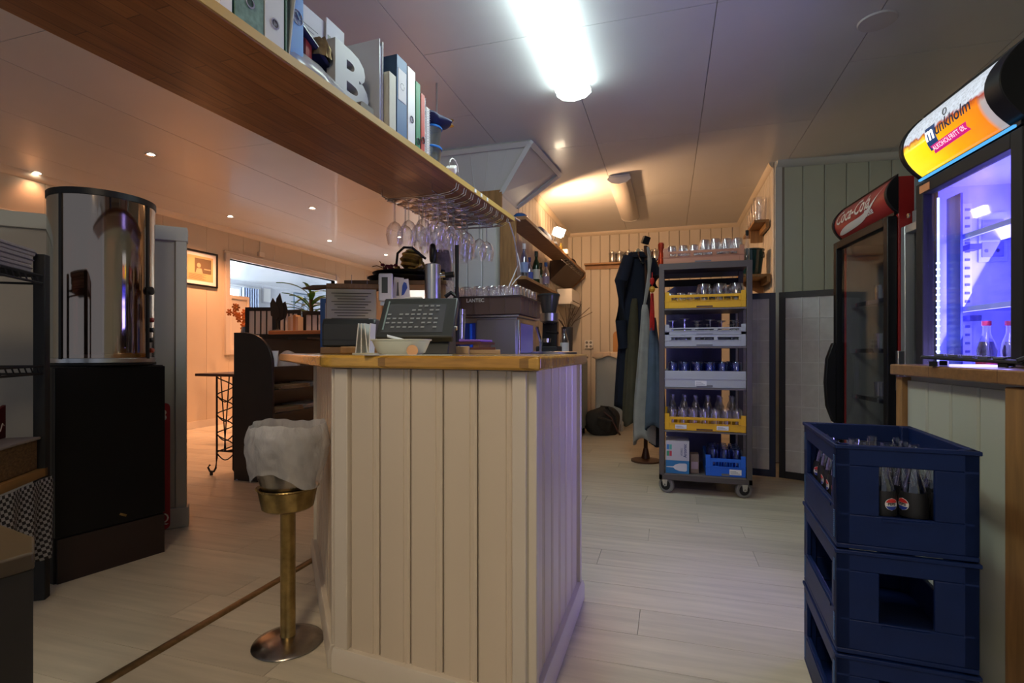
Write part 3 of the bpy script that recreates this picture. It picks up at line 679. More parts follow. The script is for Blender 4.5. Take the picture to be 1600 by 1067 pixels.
m1 = N.new('ShaderNodeMix'); m1.data_type = 'RGBA'; L.new(gt.outputs[0], m1.inputs[0]); L.new(m0.outputs[2], m1.inputs[6]); L.new(foam.outputs[0], m1.inputs[7])
pb = N['Principled BSDF']; L.new(m1.outputs[2], pb.inputs['Base Color']); L.new(m1.outputs[2], pb.inputs['Emission Color']); pb.inputs['Emission Strength'].default_value = .75; pb.inputs['Roughness'].default_value = .15
P = sign(mk, .02, .605, 1.725, 1.975, .075, sm_, black, .07)
ink = mat('sign_navy', (.01,.02,.06), .5, emit=.2, ec=(.01,.02,.06)); pinkm = mat('sign_pink', (.55,.01,.16), .5, emit=.6); litw = mat('sign_lit_white', (.8,.8,.8), .5, emit=.7)
def on(yc, zc, off, slope=.12): return lambda x, y, z: (P(0, min(1.955, max(1.73, zc+y+x*slope)))[0]-off, yc-x, zc+y+x*slope)
q = on(.385, 1.822, .004, 0)
B().grid(lambda a, c: Vector(q(-.032+a*.064, -.042+c*.084, 0)), 4, 4).o('sign_badge', mat('sign_blue', (.01,.05,.16), .5, emit=.4), mk)
put_text('sign_letter', 'm', .070, litw, mk, on(.385, 1.835, .007, 0), bold=.003)
put_text('sign_lettering', 'unkholm', .060, ink, mk, on(.245, 1.838, .007, .03), bold=.001)
q = on(.30, 1.783, .004, .02)
B().grid(lambda a, c: Vector(q(-.11+a*.22+.008*(1-abs(2*c-1))*(1 if a < .01 else (-1 if a > .99 else 0)), -.014+c*.028, 0)), 10, 2).o('sign_ribbon', pinkm, mk)
put_text('sign_lettering', 'ALKOHOLFRITT ØL', .0225, litw, mk, on(.30, 1.783, .007, .02))
q = on(.32, 1.915, .004)
B().lathe([(.011,0),(.014,.002),(.011,.004)], n=14, ax='x', c=(P(0,1.885)[0]-.006, .30, 1.885)).o('sign_hop_emblem', mat('sign_grey', (.15,.16,.18), .5), mk)
B().box(-.004, .004, .03, .575, 1.708, 1.716).o('light_strip', emis('pale_blue_strip', (.10,.45,.95), .8), mk)
ledm = emis('blue_white_led', (.55,.62,1), 5)
B().box(.052, .058, .545, .553, .32, 1.63).o('light_strip', emis('blue_led_strip', (.35,.38,1), 2.2), mk)
b = B()
for k in range(34): b.box(.048, .060, .546, .552, .5+k*.026, .506+k*.026)
b.o('led_row', ledm, mk, kind='stuff')
B().box(.08, .088, .45, .54, .32, 1.62).o('side_liner_strip', mat('deep_blue_liner', (.05,.08,.55), .3), mk)
frg = bpy.data.lights.new('cooler_light', 'AREA'); frg.shape = 'RECTANGLE'; frg.size = 1.2; frg.size_y = .40; frg.energy = FRIDGE*.28; frg.color = (.24,.22,1)
fo = bpy.data.objects.new('cooler_light', frg); col.objects.link(fo); fo.parent = mk; fo.location = (.10, .30, 1.0); fo.rotation_euler = (0, -PI/2, 0)   # shines inwards
fr2 = bpy.data.lights.new('cooler_glow', 'AREA'); fr2.shape = 'RECTANGLE'; fr2.size = 1.2; fr2.size_y = .5; fr2.energy = FRIDGE; fr2.color = (.38,.32,1)
fo = bpy.data.objects.new('cooler_glow', fr2); col.objects.link(fo); fo.parent = mk; fo.location = (.06, .30, 1.0); fo.rotation_euler = (0, PI/2+.45, 0)    # shines out of the door
shm = clear('shelf_plastic', (.75,.78,1), .35, .8, .2, (.7,.72,1))
for z in (1.165, 1.45):
    sfo = B().box(.10, .55, .05, .552, z-.004, z).o('shelf', shm, mk); B().box(.095, .105, .05, .552, z-.012, z+.008).o('shelf_lip', mat('shelf_lip_blue', (.45,.5,.8), .3), mk)
b = B()
for k in range(26): b.box(.150, .166, .546, .549, .72+k*.034, .73+k*.034)
b.o('shelf_rail', mat('rail_slots', (.12,.12,.40), .5), mk, kind='stuff')
B().box(.142,.174,.549,.558,.6,1.6).o('rail', mat('rail_white', (.6,.6,.85), .4), mk)
for z in (1.15, 1.435): B().box(.14, .18, .50, .549, -.03, -.008).o('shelf_bracket', mat('bracket_blue', (.05,.05,.22), .5), mk, loc=(0,0,z))
t_ = B().box(.20, .30, .552, .558, 1.36, 1.56).o('vent_panel', mat('vent_panel_blue', (.40,.42,.80), .4), mk)
for z in (1.38, 1.47):
    B().box(.21,.285,.549,.552,z,z+.06).o('vent', mat('vent_slot', (.20,.20,.55), .5), mk)
    for y in (.225,.265): B().lathe([(0,0),(.008,0),(.008,.003),(0,.003)], n=8, ax='y', c=(y, .549, z+.025)).o('screw', mat('bracket_blue', (.05,.05,.22)), mk)
B().box(-.003,.0,.50,.57,1.655,1.685).o('door_label', mat('orange_sticker', (.6,.25,.1), .5), mkd)
def bottle(nm, cat, prof, mb, seg=12, lab=None, cap=None, fill=None):
    t = T(nm, '', cat); B().lathe(prof, n=seg).o('bottle_body', mb, t)
    if fill: B().lathe(fill[0], n=seg).o('drink', fill[1], t)
    if lab: B().lathe([(lab[0], lab[1]), (lab[0], lab[2])], n=seg).o('label', lab[3], t)
    if cap: B().lathe([(cap[0], cap[1]), (cap[0], cap[2]), (0, cap[2])], n=seg).o('cap', cap[3], t)
    return t
cola = Rep(bottle('cola_bottle', 'bottle', [(0,0),(.03,.002),(.031,.05),(.027,.08),(.031,.12),(.026,.15),(.013,.185),(.012,.21),(.012,.225)], glass, 12,
      (.0318,.045,.09,mat('cola_label_red', (.55,.03,.06), .5)), (.0145,.215,.232,mat('cola_cap_red', (.5,.02,.05), .4)), ([(0,.004),(.029,.004),(.029,.05),(.025,.08),(.029,.12),(.02,.155),(0,.155)], mat('cola_dark', (.02,.01,.015), .1))))
for k, (y, x) in enumerate(((.36,.115),(.37,.195),(.47,.33))):
    p = f2(1.21+x, 1.915+y, .879); cola.put(p, 0, ('cola bottle with red cap in the beer cooler, left of the two in front', 'cola bottle with red cap in the beer cooler, touching the door frame', 'cola bottle deepest in the lit cooler')[k], 'cola bottles in the lit cooler')
B().box(.10, .55, .05, .555, .872, .876).o('shelf', shm, mk)
# ---- glasses in the red cooler
def tumbler(nm, r, h, n=12, m=glass, taper=.85):
    t = T(nm, '', 'glass'); B().lathe([(0,.004),(r*taper,.0),(r,h),(r*.94,h),(r*taper*.9,.008)], n=n).o('cup', m, t); return t
cg = Rep(tumbler('tumbler', .034, .10))
rng = random.Random(2)
for z, nm_ in ((.42,'lowest'), (.72,'second'), (1.0,'third'), (1.28,'top')):
    for k in range(4):
        for j in range(2):
            if rng.random() < .2: continue
            cg.put(f2(1.31+.14+j*.12, 2.99+.10+k*.10, z), 0, 'clear glass standing on the %s shelf inside the red cooler' % nm_, 'glasses on the %s shelf of the red cooler' % nm_)
# ================================================================ RIGHT COUNTER (frame 2)
rc = T('side_counter', 'cream board side counter with wooden corner posts below the beer cooler', 'counter', (0,0,0), R2)
sgb = mat('sage_cream_board', (.46,.49,.41), .45, var=.05, rnd=.03, bump=.05, bs=14, stretch=(1,1,.06))
B().box(.945, 1.14, .5, 2.03, 0, .915).o('body', sgb, rc, flat=True)
for k in range(10):
    y = 2.0-.122*(k+1)
    B().prism([(0,.002),(0,.120),(-.008,.120),(-.012,.114),(-.012,.008),(-.008,.002)], .0, .90, 'xy').o('board', sgb, rc, loc=(.945, y, .0), flat=True)
B().box(.915, .965, 1.995, 2.03, 0, .912).o('post', oak, rc, bev=.003)
B().box(.905, .96, 1.42, 1.49, 0, .912).o('post', oak, rc, bev=.003)
B().box(.90,.945,.5,1.415,.0,.91).o('board_lower', sgb, rc, flat=True)
B().box(.915,.945,1.495,1.99,.0,.09).o('skirting', creamp, rc)
swt = B().prism(rounded([(.905,.5),(1.19,.5),(1.19,2.045),(.90,2.045),(.895,1.40)], [.01,.01,.01,.015,.05]), 0, .036).o('side_worktop', block_wood('side_worktop_wood', (.33,.17,.07), (.25,.12,.04), .3, .045, .3, coat=.3), loc=(0,0,.918), rz=R2, bev=.004)
tag(swt, 'narrow brown wooden worktop on the side counter before the beer cooler', 'worktop')
cc = T('calculator', 'dark desk calculator with a tilted display on the side worktop', 'calculator', f2(1.045, 1.73, .9545), R2+.9)
B().rb((0,.06,.020),(.15,.22,.010),(.06,0,0)).o('case', mat('calculator_grey', (.02,.022,.03), .4), cc, bev=.003)
B().rb((0,-.075,.035),(.16,.08,.012),(-.42,0,0)).o('display', mat('calculator_grey', (.02,.022,.03)), cc, bev=.003)
B().rb((0,-.075,.042),(.12,.045,.004),(-.42,0,0)).o('display_window', mat('lcd', (.08,.09,.08), .2), cc)
kme = None
for i in range(5):
    for j in range(5):
        l = (-.056+i*.028, .0+j*.032, .026+.002*(j-2))
        if kme is None: kme = B().box(-.010,.010,-.011,.011,0,.006).o('key', mat('calculator_key', (.10,.11,.14), .4), cc, loc=l, bev=.001).data
        else: B().o('key', None, cc, me=kme, loc=l)
for x in (-.06,.06):
    for y in (.14,-.01): B().box(x-.01,x+.01,y-.01,y+.01,0,.014).o('foot', black, cc)
# ================================================================ BOTTLE CRATES
RC = TH-math.atan(295/F)
cp = at(1307, 692, 1.287); CX, CY = cp.x, cp.y
crm = mat('crate_blue', (.002,.014,.085), .5, var=.12, vs_=12, spec=.3)
CW, CD, CH = .285, .43, .258
def crate():
    t = T('bottle_crate', '', 'crate'); th = .012; H = CH-.003
    b = B(); b.box(0, CW, 0, CD, 0, .012)
    def side(axis, pos, L, win):
        a0, a1, z0, z1 = win; bb = b
        def bx(u0, u1, w0, w1):
            if axis == 'x': bb.box(pos, pos+th, u0, u1, w0, w1)
            else: bb.box(u0, u1, pos, pos+th, w0, w1)
        bx(0, L, .012, z0); bx(0, L, z1, H); bx(0, a0, z0, z1); bx(a1, L, z0, z1)
    side('x', 0, CD, (.05, CD-.05, .10, .205)); side('x', CW-th, CD, (.05, CD-.05, .10, .205))
    side('y', 0, CW, (.09, .20, .085, .205)); side('y', CD-th, CW, (.09, .20, .085, .205))
    for x in (0, CW-.03):
        for y in (0, CD-.03): b.box(x, x+.03, y, y+.03, .012, H)
    b.o('crate_body', crm, t, bev=.0025)
    b = B(); e = .004
    b.box(-e, CW+e, -e, .004, H-.010, H).box(-e, CW+e, CD-.004, CD+e, H-.010, H).box(-e, .004, .004, CD-.004, H-.010, H).box(CW-.004, CW+e, .004, CD-.004, H-.010, H)
    b.o('rim', crm, t, bev=.002)
    b = B(); b.box(-.003, 0, .055, CD-.055, .088, .096).box(.095, .195, -.003, 0, .075, .081); b.o('handhold_ledge', crm, t)
    b = B()
    for y in (.022, CD-.022):
        for k in range(14): b.box(-.0015, .0, y-.006, y+.006, .02+k*.005, .022+k*.005); b.box(-.0015, .0, y-.006, y+.006, .17+k*.004, .172+k*.004)
    b.o('grip_ribs', mat('crate_scuff', (.05,.12,.28), .5), t, kind='stuff')
    return t
cr = Rep(crate())
for k, lb in enumerate(('blue bottle crate at the bottom of the stack on the floor', 'blue bottle crate in the middle of the stack, its slots dark', 'topmost blue bottle crate, holding empty cola bottles')):
    z = .772-CH*(3-k)
    cr.put((CX, CY, z), RC, lb, 'stacked blue bottle crates')
bt = T('empty_bottle', '', 'bottle')
B().lathe([(0,.002),(.027,.002),(.029,.02),(.026,.05),(.029,.10),(.024,.14),(.013,.175),(.0125,.20),(.014,.203),(.014,.215),(.011,.215)], n=12).o('bottle_body', thickglass, bt)
B().lathe([(.0295,.07),(.0300,.11),(.0270,.13)], n=14).o('label', mat('black_label', (.012,.012,.014), .5), bt)
em = T('x', '', 'x'); bpy.data.objects.remove(em)
def disc_map(x, y, z, off): r = .031+off; a = x/r; return (-r*math.cos(a), -r*math.sin(a)*1.0, .10+y)
def seg_disc(f, y0, y1, r=.015, n=10):
    b = B(); P_ = []
    for i in range(n+1):
        y = y0+(y1-y0)*i/n; h = math.sqrt(max(r*r-y*y, 0))
        P_.append([b.bm.verts.new(f(-h+2*h*j/6, y)) for j in range(7)])
    for A, C in zip(P_, P_[1:]):
        for j in range(6): b._f([A[j], A[j+1], C[j+1], C[j]])
    return b
emb = seg_disc(lambda x, y: disc_map(x, y, 0, .0006), -.015, .015).o('emblem', mat('emblem_white', (.75,.75,.75), .4), bt)
seg_disc(lambda x, y: disc_map(x, y, 0, .0011), .004, .014, .0138).o('emblem_red', mat('emblem_red', (.6,.03,.03), .4), emb)
seg_disc(lambda x, y: disc_map(x, y, 0, .0011), -.014, -.005, .0138).o('emblem_blue', mat('emblem_blue', (.02,.05,.35), .4), emb)
put_text('emblem_lettering', 'PEPSI', .0085, black, emb, lambda x, y, z: disc_map(x, y, 0, .0013), bold=.0003)
bt.children  # parts made
br_ = Rep(bt); rng = random.Random(9)
for i in range(4):
    for j in range(6):
        if (i, j) in ((2,4),(1,5)): continue
        a = rot(.046+i*.0643, .05+j*.066, RC)
        turn = RC + (PI/2 if j == 0 and i == 1 else (0 if i == 0 and j in (1,2,3) else rng.uniform(0, 6.2)))
        if j == 0 and i == 1: turn = RC+PI/2+.35
        br_.put((CX+a[0], CY+a[1], .772-CH+.0125), turn, 'empty clear glass bottle with a black label in the top crate', 'empty bottles in the top blue crate')
# ================================================================ TROLLEY
TX0, TX1, TY0, TY1 = -.065, .535, 3.79, 4.27
tr = T('rack_trolley', 'tall dark metal rack trolley on castors holding the glass racks', 'trolley', (0,0,0))
for x in (TX0, TX1-.035):
    for y in (TY0, TY1-.035): B().box(x, x+.035, y, y+.035, .13, 1.60).o('post', dkmetal, tr, bev=.002)
shz = [.146, .447, .745, 1.03, 1.295]
for z in shz:
    B().box(TX0+.036, TX1-.036, TY0+.003, TY1-.003, z-.012, z-.001).o('shelf', mat('trolley_shelf', (.16,.14,.13), .45, .3), tr, bev=.001)
B().box(TX0, TX1, TY0, TY1, 1.60, 1.608).box(TX0, TX1, TY0-.002, TY0+.02, 1.565, 1.60).box(TX0,TX1,TY1-.02,TY1,1.565,1.60).o('top_tray', dkmetal, tr)
B().box(TX0, TX1, TY0, TY0+.02, .10, .134).box(TX0, TX1, TY1-.02, TY1, .10, .134).box(TX0,TX0+.02,TY0,TY1,.10,.134).box(TX1-.02,TX1,TY0,TY1,.10,.134).o('base_frame', dkmetal, tr)
for y, z in ((TY1-.02, 1.50),): B().box(TX0+.035, TX1-.035, y-.01, y+.01, z, z+.05).o('cross_bar', blackmat, tr)
rub = mat('grey_rubber', (.22,.21,.20), .6)
for i, (x, y) in enumerate(((TX0+.05,TY0+.05),(TX1-.05,TY0+.05),(TX0+.05,TY1-.05),(TX1-.05,TY1-.05))):
    a = (-.5, .35, .4, -.3)[i]; c = (x, y, 0)
    wl_ = B().lathe([(0,-.016),(.048,-.016),(.055,-.010),(.055,.010),(.048,.016),(0,.016)], n=22, ax='x').o('castor_wheel', rub, tr, loc=(x, y, .0555), rz=PI/2+a)
    B().lathe([(0,-.019),(.034,-.019),(.036,-.016),(.036,.016),(.034,.019),(0,.019)], n=16, ax='x').o('wheel_disc', blackmat, wl_)
    B().lathe([(0,-.026),(.010,-.026),(.010,.026),(0,.026)], n=10, ax='x').o('axle', chrome, wl_)
    q = B(); q.prism([(-.014,-.005),(.014,-.005),(.022,.045),(-.022,.045)], -.026, -.022, 'yz').prism([(-.014,-.005),(.014,-.005),(.022,.045),(-.022,.045)], .022, .026, 'yz').box(-.026,.026,-.024,.024,.045,.049).lathe([(0,.049),(.016,.049),(.016,.058),(0,.058)], n=12)
    q.o('castor_fork', chrome, tr, loc=(x, y, .0555), rz=PI/2+a, bev=.001)
yel = mat('rack_yellow', (.78,.42,.01), .45); gry = mat('rack_grey', (.42,.44,.46), .5); blu = mat('rack_blue', (.01,.12,.62), .45); brn = mat('rack_pinkbrown', (.45,.20,.11), .5)
def rack(nm, label, cat, x0, y0, z0, wd, dp, h, m, style='slots', lab=()):
    t = T(nm, label, cat, (x0, y0, z0)); th = .006
    b = B(); b.box(.01, wd-.01, .01, dp-.01, 0, .006)
    def face(y_, full):
        s0, s1 = .045, wd-.045
        b.box(0, .03, y_, y_+th, 0, h+.022).box(wd-.03, wd, y_, y_+th, 0, h+.022)
        b.box(.03, wd-.03, y_, y_+th, 0, h*.55); b.box(.03, wd-.03, y_, y_+th, h*.80, h)
        b.box(.03, s0, y_, y_+th, h*.55, h*.8); b.box(s1, wd-.03, y_, y_+th, h*.55, h*.8)
        for k in range(1, 3 if style != 'fine' else 9):
            x = s0+(s1-s0)*k/(3 if style != 'fine' else 9); g = .012 if style != 'fine' else .002; b.box(x-g, x+g, y_, y_+th, h*.55, h*.8)
    if style == 'solid':
        b.box(0, wd, 0, th, 0, h).box(0, wd, dp-th, dp, 0, h)
    else: face(0, 1); face(dp-th, 1)
    b.box(0, th, th, dp-th, 0, h).box(wd-th, wd, th, dp-th, 0, h)
    b.o('rack_body', m, t, bev=.0015)
    g = B()
    for k in range(1, 6): g.box(k*wd/6-.001, k*wd/6+.001, th, dp-th, .006, h*.75)
    for k in range(1, 6): g.box(th, wd-th, k*dp/6-.001, k*dp/6+.001, .006, h*.75)
    g.o('divider', m, t, kind='stuff')
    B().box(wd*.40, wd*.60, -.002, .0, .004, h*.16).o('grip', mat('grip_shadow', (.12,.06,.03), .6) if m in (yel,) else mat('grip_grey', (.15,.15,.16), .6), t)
    B().box(-.004, wd+.004, -.004, 0, h*.50, h*.54).o('ridge', m, t)
    for lx in lab:
        B().box(lx, lx+.075, -.0035, -.002, h*.12, h*.42).o('label', paper, t)
        b = B()
        for k in range(3): b.box(lx+.006, lx+.066-.012*k, -.0042, -.0036, h*(.18+.07*k), h*(.20+.07*k))
        b.o('label_print', mat('print_dark', (.12,.12,.15), .8), t, kind='stuff')
    return t
ry = TY0+.012; rx = TX0+.038; RW = TX1-TX0-.076
rack('glass_basket', 'upper yellow dishwasher rack with heavy jars upside down', 'rack', rx, ry, 1.296, RW, .46, .092, yel, 'fine')
rack('glass_basket', 'lower yellow dishwasher rack with two paper labels, full of bottles and glasses', 'rack', rx, ry, .448, RW, .46, .092, yel, 'fine', (.07, .34))
rack('glass_basket', 'pale grey rack carrying a second pale rack on top of it', 'rack', rx, ry, 1.031, RW, .46, .078, gry, 'slots')
rack('glass_basket', 'pale grey extender rack on top, with wine glass feet showing', 'rack', rx, ry, 1.110, RW, .46, .050, gry, 'slots')
rack('glass_basket', 'solid sided grey rack with one paper label and bluish tumblers', 'rack', rx, ry, .746, RW, .46, .115, gry, 'solid', (.20,))
rack('glass_basket', 'pinkish brown glass rack on the very top of the trolley', 'rack', rx-.01, ry, 1.6085, RW, .46, .085, brn, 'slots')
rack('small_basket', 'small bright blue plastic basket at the bottom right of the trolley', 'basket', rx+.27, ry-.005, .1465, .252, .35, .12, blu, 'fine', (.15,))
tint = clear('bluish_glass', (.55,.65,.85), .14, .8, rim=(.6,.68,.95)); 
jar = T('x', '', 'glass'); bpy.data.objects.remove(jar)
def cyl(nm, prof, m, cat='glass', n=12, part='cup'):
    t = T(nm, '', cat); B().lathe(prof, n=n).o(part, m, t); return t
up = Rep(cyl('upturned_tumbler', [(.036,0),(.033,.10),(.030,.105),(0,.105),(0,.095),(.027,.094),(.033,.004)], glass))
jr = Rep(cyl('glass_jar', [(.052,0),(.055,.085),(.045,.115),(.02,.12),(0,.12),(0,.112),(.04,.108),(.05,.08),(.048,.004)], thickglass, n=16))
sq = Rep(cyl('small_glass', [(.032,0),(.031,.06),(.026,.068),(0,.068),(0,.06),(.026,.058),(.028,.004)], glass))
bl_ = Rep(cyl('blue_tumbler', [(.036,0),(.033,.115),(.030,.12),(0,.12),(0,.11),(.028,.108),(.033,.004)], tint))
wg_ = wine('upturned_wine_glass'); wgr = Rep(wg_)
def fill(rep, x0, x1, n, y0, y1, m, z, label, group, skip=(), sc_=None, jit=.004, rng=random.Random(1)):
    for i in range(n):
        for j in range(m):
            if (i, j) in skip: continue
            x = x0+(x1-x0)*(i+.5)/n+rng.uniform(-jit, jit); y = y0+(y1-y0)*(j+.5)/m+rng.uniform(-jit, jit)
            s = rng.uniform(*sc_) if sc_ else 1
            rep.put((x, y, z), rng.uniform(0, 6), label, group, scale=s if sc_ else (1,1,1))
X0, X1, Y0, Y1 = rx+.012, rx+RW-.012, ry+.01, ry+.45
# top: small tumblers left, tall right
fill(sq, X0, X0+.22, 3, Y0, Y1, 5, 1.6215+.05, 'short clear glass in the left half of the topmost brown rack', 'short glasses on top of the trolley', jit=.002)
fill(up, X0+.22, X1, 4, Y0, Y1, 5, 1.6215+.045, 'taller clear glass upside down in the right half of the topmost brown rack', 'tall glasses on top of the trolley', sc_=(.95,1.04), jit=.002)
fill(sq, X0, X0+.20, 3, Y0, Y1, 4, 1.31+.03, 'short clear glass in the upper yellow rack', 'short glasses in the upper yellow rack')
for i in range(3):
    for j in range(2): jr.put((X0+.25+i*.105, Y0+.06+j*.13, 1.31+.02), 0, 'heavy glass jar upside down in the upper yellow rack', 'jars in the upper yellow rack', scale=(.92,.92,1.15))
fill(wgr, X0, X1, 6, Y0, Y1, 5, 1.042, 'stemmed glass standing upside down in the pale grey double rack', 'wine glasses in the double rack', skip=((1,1),(3,2),(4,0),(2,3)), sc_=(.80,1.02))
fill(bl_, X0, X1, 6, Y0, Y1, 5, .757+.045, 'bluish tumbler upside down in the solid grey rack', 'tumblers in the solid grey rack', jit=.003)
bt2 = T('clear_bottle', '', 'bottle')
B().lathe([(0,.0),(.028,.0),(.030,.02),(.030,.11),(.024,.14),(.013,.165),(.0125,.19),(.015,.193),(.015,.205)], n=12).o('bottle_body', thickglass, bt2)
B().lathe([(.0305,.04),(.0305,.085)], n=12).o('label', clear('faint_label', (.7,.75,.8), .4, .6, .4), bt2)
fill(Rep(bt2), X0, X1, 6, Y0+.2, Y1, 3, .46, 'clear small bottle standing at the back of the lower yellow rack', 'bottles in the lower yellow rack', skip=((0,0),))
fill(Rep(cyl('plain_tumbler', [(.033,0),(.031,.11),(.028,.115),(0,.115),(0,.105),(.026,.103),(.030,.004)], glass)), X0, X1, 7, Y0, Y0+.19, 3, .46+.02, 'clear tumbler upside down at the front of the lower yellow rack', 'tumblers in the lower yellow rack', jit=.002)
fill(Rep(cyl('squat_jar', [(.036,0),(.037,.09),(.03,.115),(0,.118),(0,.11),(.026,.106),(.033,.08),(.032,.004)], tint)), rx+.285, rx+.51, 3, Y0+.01, Y0+.32, 4, .159+.05, 'squat glass jar in the small blue basket', 'jars in the blue basket', jit=.002)
t = T('wine_glass_box', 'white and blue carton printed with a glass, at the bottom left of the trolley', 'box', (TX0+.045, TY0+.01, .1465))
B().box(0, .155, 0, .20, .09, .225).o('upper_carton', mat('carton_white', (.50,.48,.50), .7), t); B().box(0, .155, 0, .20, 0, .0895).o('lower_carton', mat('carton_blue', (.02,.16,.36), .6), t)
wm_ = mat('carton_print_white', (.6,.6,.62), .7)
gp = [(0.004,.042),(.05,.040),(.062,.028),(.09,.018),(.13,.016),(.14,.022),(.14,.066),(.13,.072),(.09,.070),(.062,.060),(.05,.048),(.004,.046)]
B().prism(gp, -.0012, -.0004, 'xz').o('glass_picture', wm_, t)
for k, c in enumerate(((.05,.30,.15),(.5,.05,.08),(.05,.2,.45),(.1,.4,.3))):
    B().box(.006+.018*(k%2), .022+.018*(k%2), -.001, 0, .12+.045*(k//2), .155+.045*(k//2)).o('colour_patch', mat('patch%d' % k, c, .7), t)
put_text('carton_lettering', 'Arcoroc', .030, mat('carton_navy', (.02,.04,.14), .7), t, lambda x, y, z: (.128-y, -.0012, .160+x*.9), bold=.0005)
put_text('carton_lettering', 'VERRES', .018, mat('carton_navy', (.02,.04,.14), .7), t, lambda x, y, z: (.106-y, -.0012, .150+x*.9))
t = T('small_carton', 'brown small carton behind, right of the white and blue carton', 'box', (TX0+.21, TY0+.05, .1465)); B().box(0, .055, 0, .1, 0, .13).o('carton', mat('brown_card', (.20,.14,.10), .8), t, bev=.002); B().box(.005,.05,-.001,0,.03,.08).o('label', mat('mauve_label', (.35,.25,.28), .8), t)
t = T('red_bottle', 'red glass bottle standing at the left end of the trolley top', 'bottle', (TX0-.0+.012, TY0+.06, 1.6085+.0)); 
B().lathe([(0,0),(.020,0),(.022,.03),(.016,.08),(.014,.10),(.021,.12),(.021,.15),(.015,.155)], n=14).o('bottle_body', mat('red_metal', (.5,.06,.02), .25, .7), t); B().lathe([(.0,.158),(.017,.158),(.017,.150)], n=14).o('cap', mat('red_cap', (.4,.04,.02), .4), t)
t = T('clear_flask', 'tall clear bottle with black stopper at the right end of the trolley top', 'bottle', (TX1-.016, TY0+.13, 1.6085))
B().lathe([(0,0),(.015,0),(.015,.11),(.008,.16),(.008,.20)], n=12).o('bottle_body', glass, t); B().lathe([(.010,.19),(.011,.225),(0,.225)], n=12).o('stopper', black, t)
# board standing behind the trolley
t = T('slanted_panel', 'dark blue panel with a cut corner and black edge standing behind the trolley', 'panel', (0, 4.45, 0), 0)
B().prism([(-.02,.02),(.40,.02),(.40,1.40),(.36,1.45),(.24,1.56),(.10,1.56),(-.02,1.48)], 0, .02, 'xz').o('board', mat('slate_blue_panel', (.10,.10,.26), .6), t)
B().tube([(.24,-.004,1.56),(.34,-.004,1.50),(.44,-.004,1.42)], .02).o('edge_strap', blackmat, t)
B().box(-.02,.40,0,.02,0,.02).o('foot', black, t)
for x in (.06,.2,.26): B().box(x,x+.02,-.008,0,.3,1.3).o('upright', mat('slate_blue_panel', (.10,.10,.26)), t)
# ---------------------------------------------------------------- folding screen
def screen_leaf(label, p0, p1, H, m, cols, rows, top=1.455):
    L = (p1-p0).length; ang = math.atan2(p1.y-p0.y, p1.x-p0.x)
    t = T('folding_screen', label, 'screen', (p0.x, p0.y, 0), ang); f = .045; z0 = .012
    B().box(0, f, 0, .025, z0, H).o('stile', m, t, bev=.002); B().box(L-f, L, 0, .025, z0, H).o('stile', m, t, bev=.002)
    B().box(f, L-f, 0, .025, H-f, H).o('rail', m, t); B().box(f, L-f, 0, .025, z0, z0+f*1.2).o('rail', m, t)
    B().box(f, L-f, .010, .014, z0+f, H-f).o('screen_sheet', mat('screen_cloth', (.60,.60,.60), .6, var=.08, vs_=20), t)
    b = mat('screen_lattice', (.72,.73,.73), .6)
    for k in range(1, cols): x = f+(L-2*f)*k/cols; B().box(x-.003, x+.003, .004, .012, z0+f, H-f).o('muntin', b, t)
    for k in range(1, rows): z = z0+f+(H-2*f)*k/rows; B().box(f, L-f, .005, .012, z-.003, z+.003).o('muntin', b, t)
navy = mat('screen_frame_navy', (.006,.012,.05), .4)
a0 = fl(1140, 741); a1 = fl(1212, 748); 
screen_leaf('lilac folding screen leaf with a navy frame right of the trolley', Vector((a0.x,a0.y,0)), Vector((a1.x,a1.y,0)), 1.455, navy, 3, 8)
a2 = fl(1217, 748.5); a3 = fl(1318, 762)
screen_leaf('grey green folding screen leaf reaching behind the red cooler', Vector((a2.x,a2.y,0)), Vector((a3.x,a3.y,0)), 1.455, mat('screen_frame_black', (.008,.008,.012), .4), 3, 8)
# ---------------------------------------------------------------- alcove shelves
t = T('alcove_shelf', 'upper short wooden shelf on the alcove side wall holding glass jugs', 'shelf', (XA-.012, 5.28, 2.17))
B().box(-.13, 0, 0, .75, .02, .045).o('shelf_board', oak, t, bev=.002); B().box(-.11, 0, .35, .37, -.10, .02).o('bracket', oak, t); B().box(-.03,0,0,.75,-.03,.02).o('cleat', oak, t)
t = T('alcove_shelf', 'lower wooden shelf on the alcove side wall under the green bucket', 'shelf', (XA-.012, 5.22, 1.66))
B().box(-.27, 0, 0, .75, .02, .045).o('shelf_board', oak, t, bev=.002); B().prism([(0,.02),(-.25,.02),(0,-.12)], .36, .38, 'xz').o('bracket', oak, t); B().box(-.03,0,0,.75,-.03,.02).o('cleat', oak, t)
jug = Rep(cyl('glass_jug', [(0,.0),(.05,0),(.055,.01),(.06,.20),(.057,.20),(.05,.012),(0,.012)], glass, 'jug', 16, 'jug_body'))
for k, y in enumerate((5.36, 5.50, 5.64, 5.78)): jug.put((XA-.078, y, 2.2155), k, ('clear glass jug nearest the white corner trim on the upper alcove shelf','second clear glass jug on the upper alcove shelf','third clear glass jug on the upper alcove shelf','clear glass jug deepest on the upper alcove shelf')[k], 'jugs on the alcove shelf', scale=(1,1,(1.1,1,.8,.8)[k]))
t = T('ice_bucket', 'dark green ice bucket with ring handles on the lower alcove shelf', 'bucket', (XA-.155, 5.39, 1.7055))
B().lathe([(0,.0),(.085,0),(.09,.01),(.115,.235),(.122,.24),(.122,.25),(.112,.25),(.085,.012)], n=26).o('bucket_body', mat('bucket_green', (.004,.035,.04), .18, coat=.6), t)
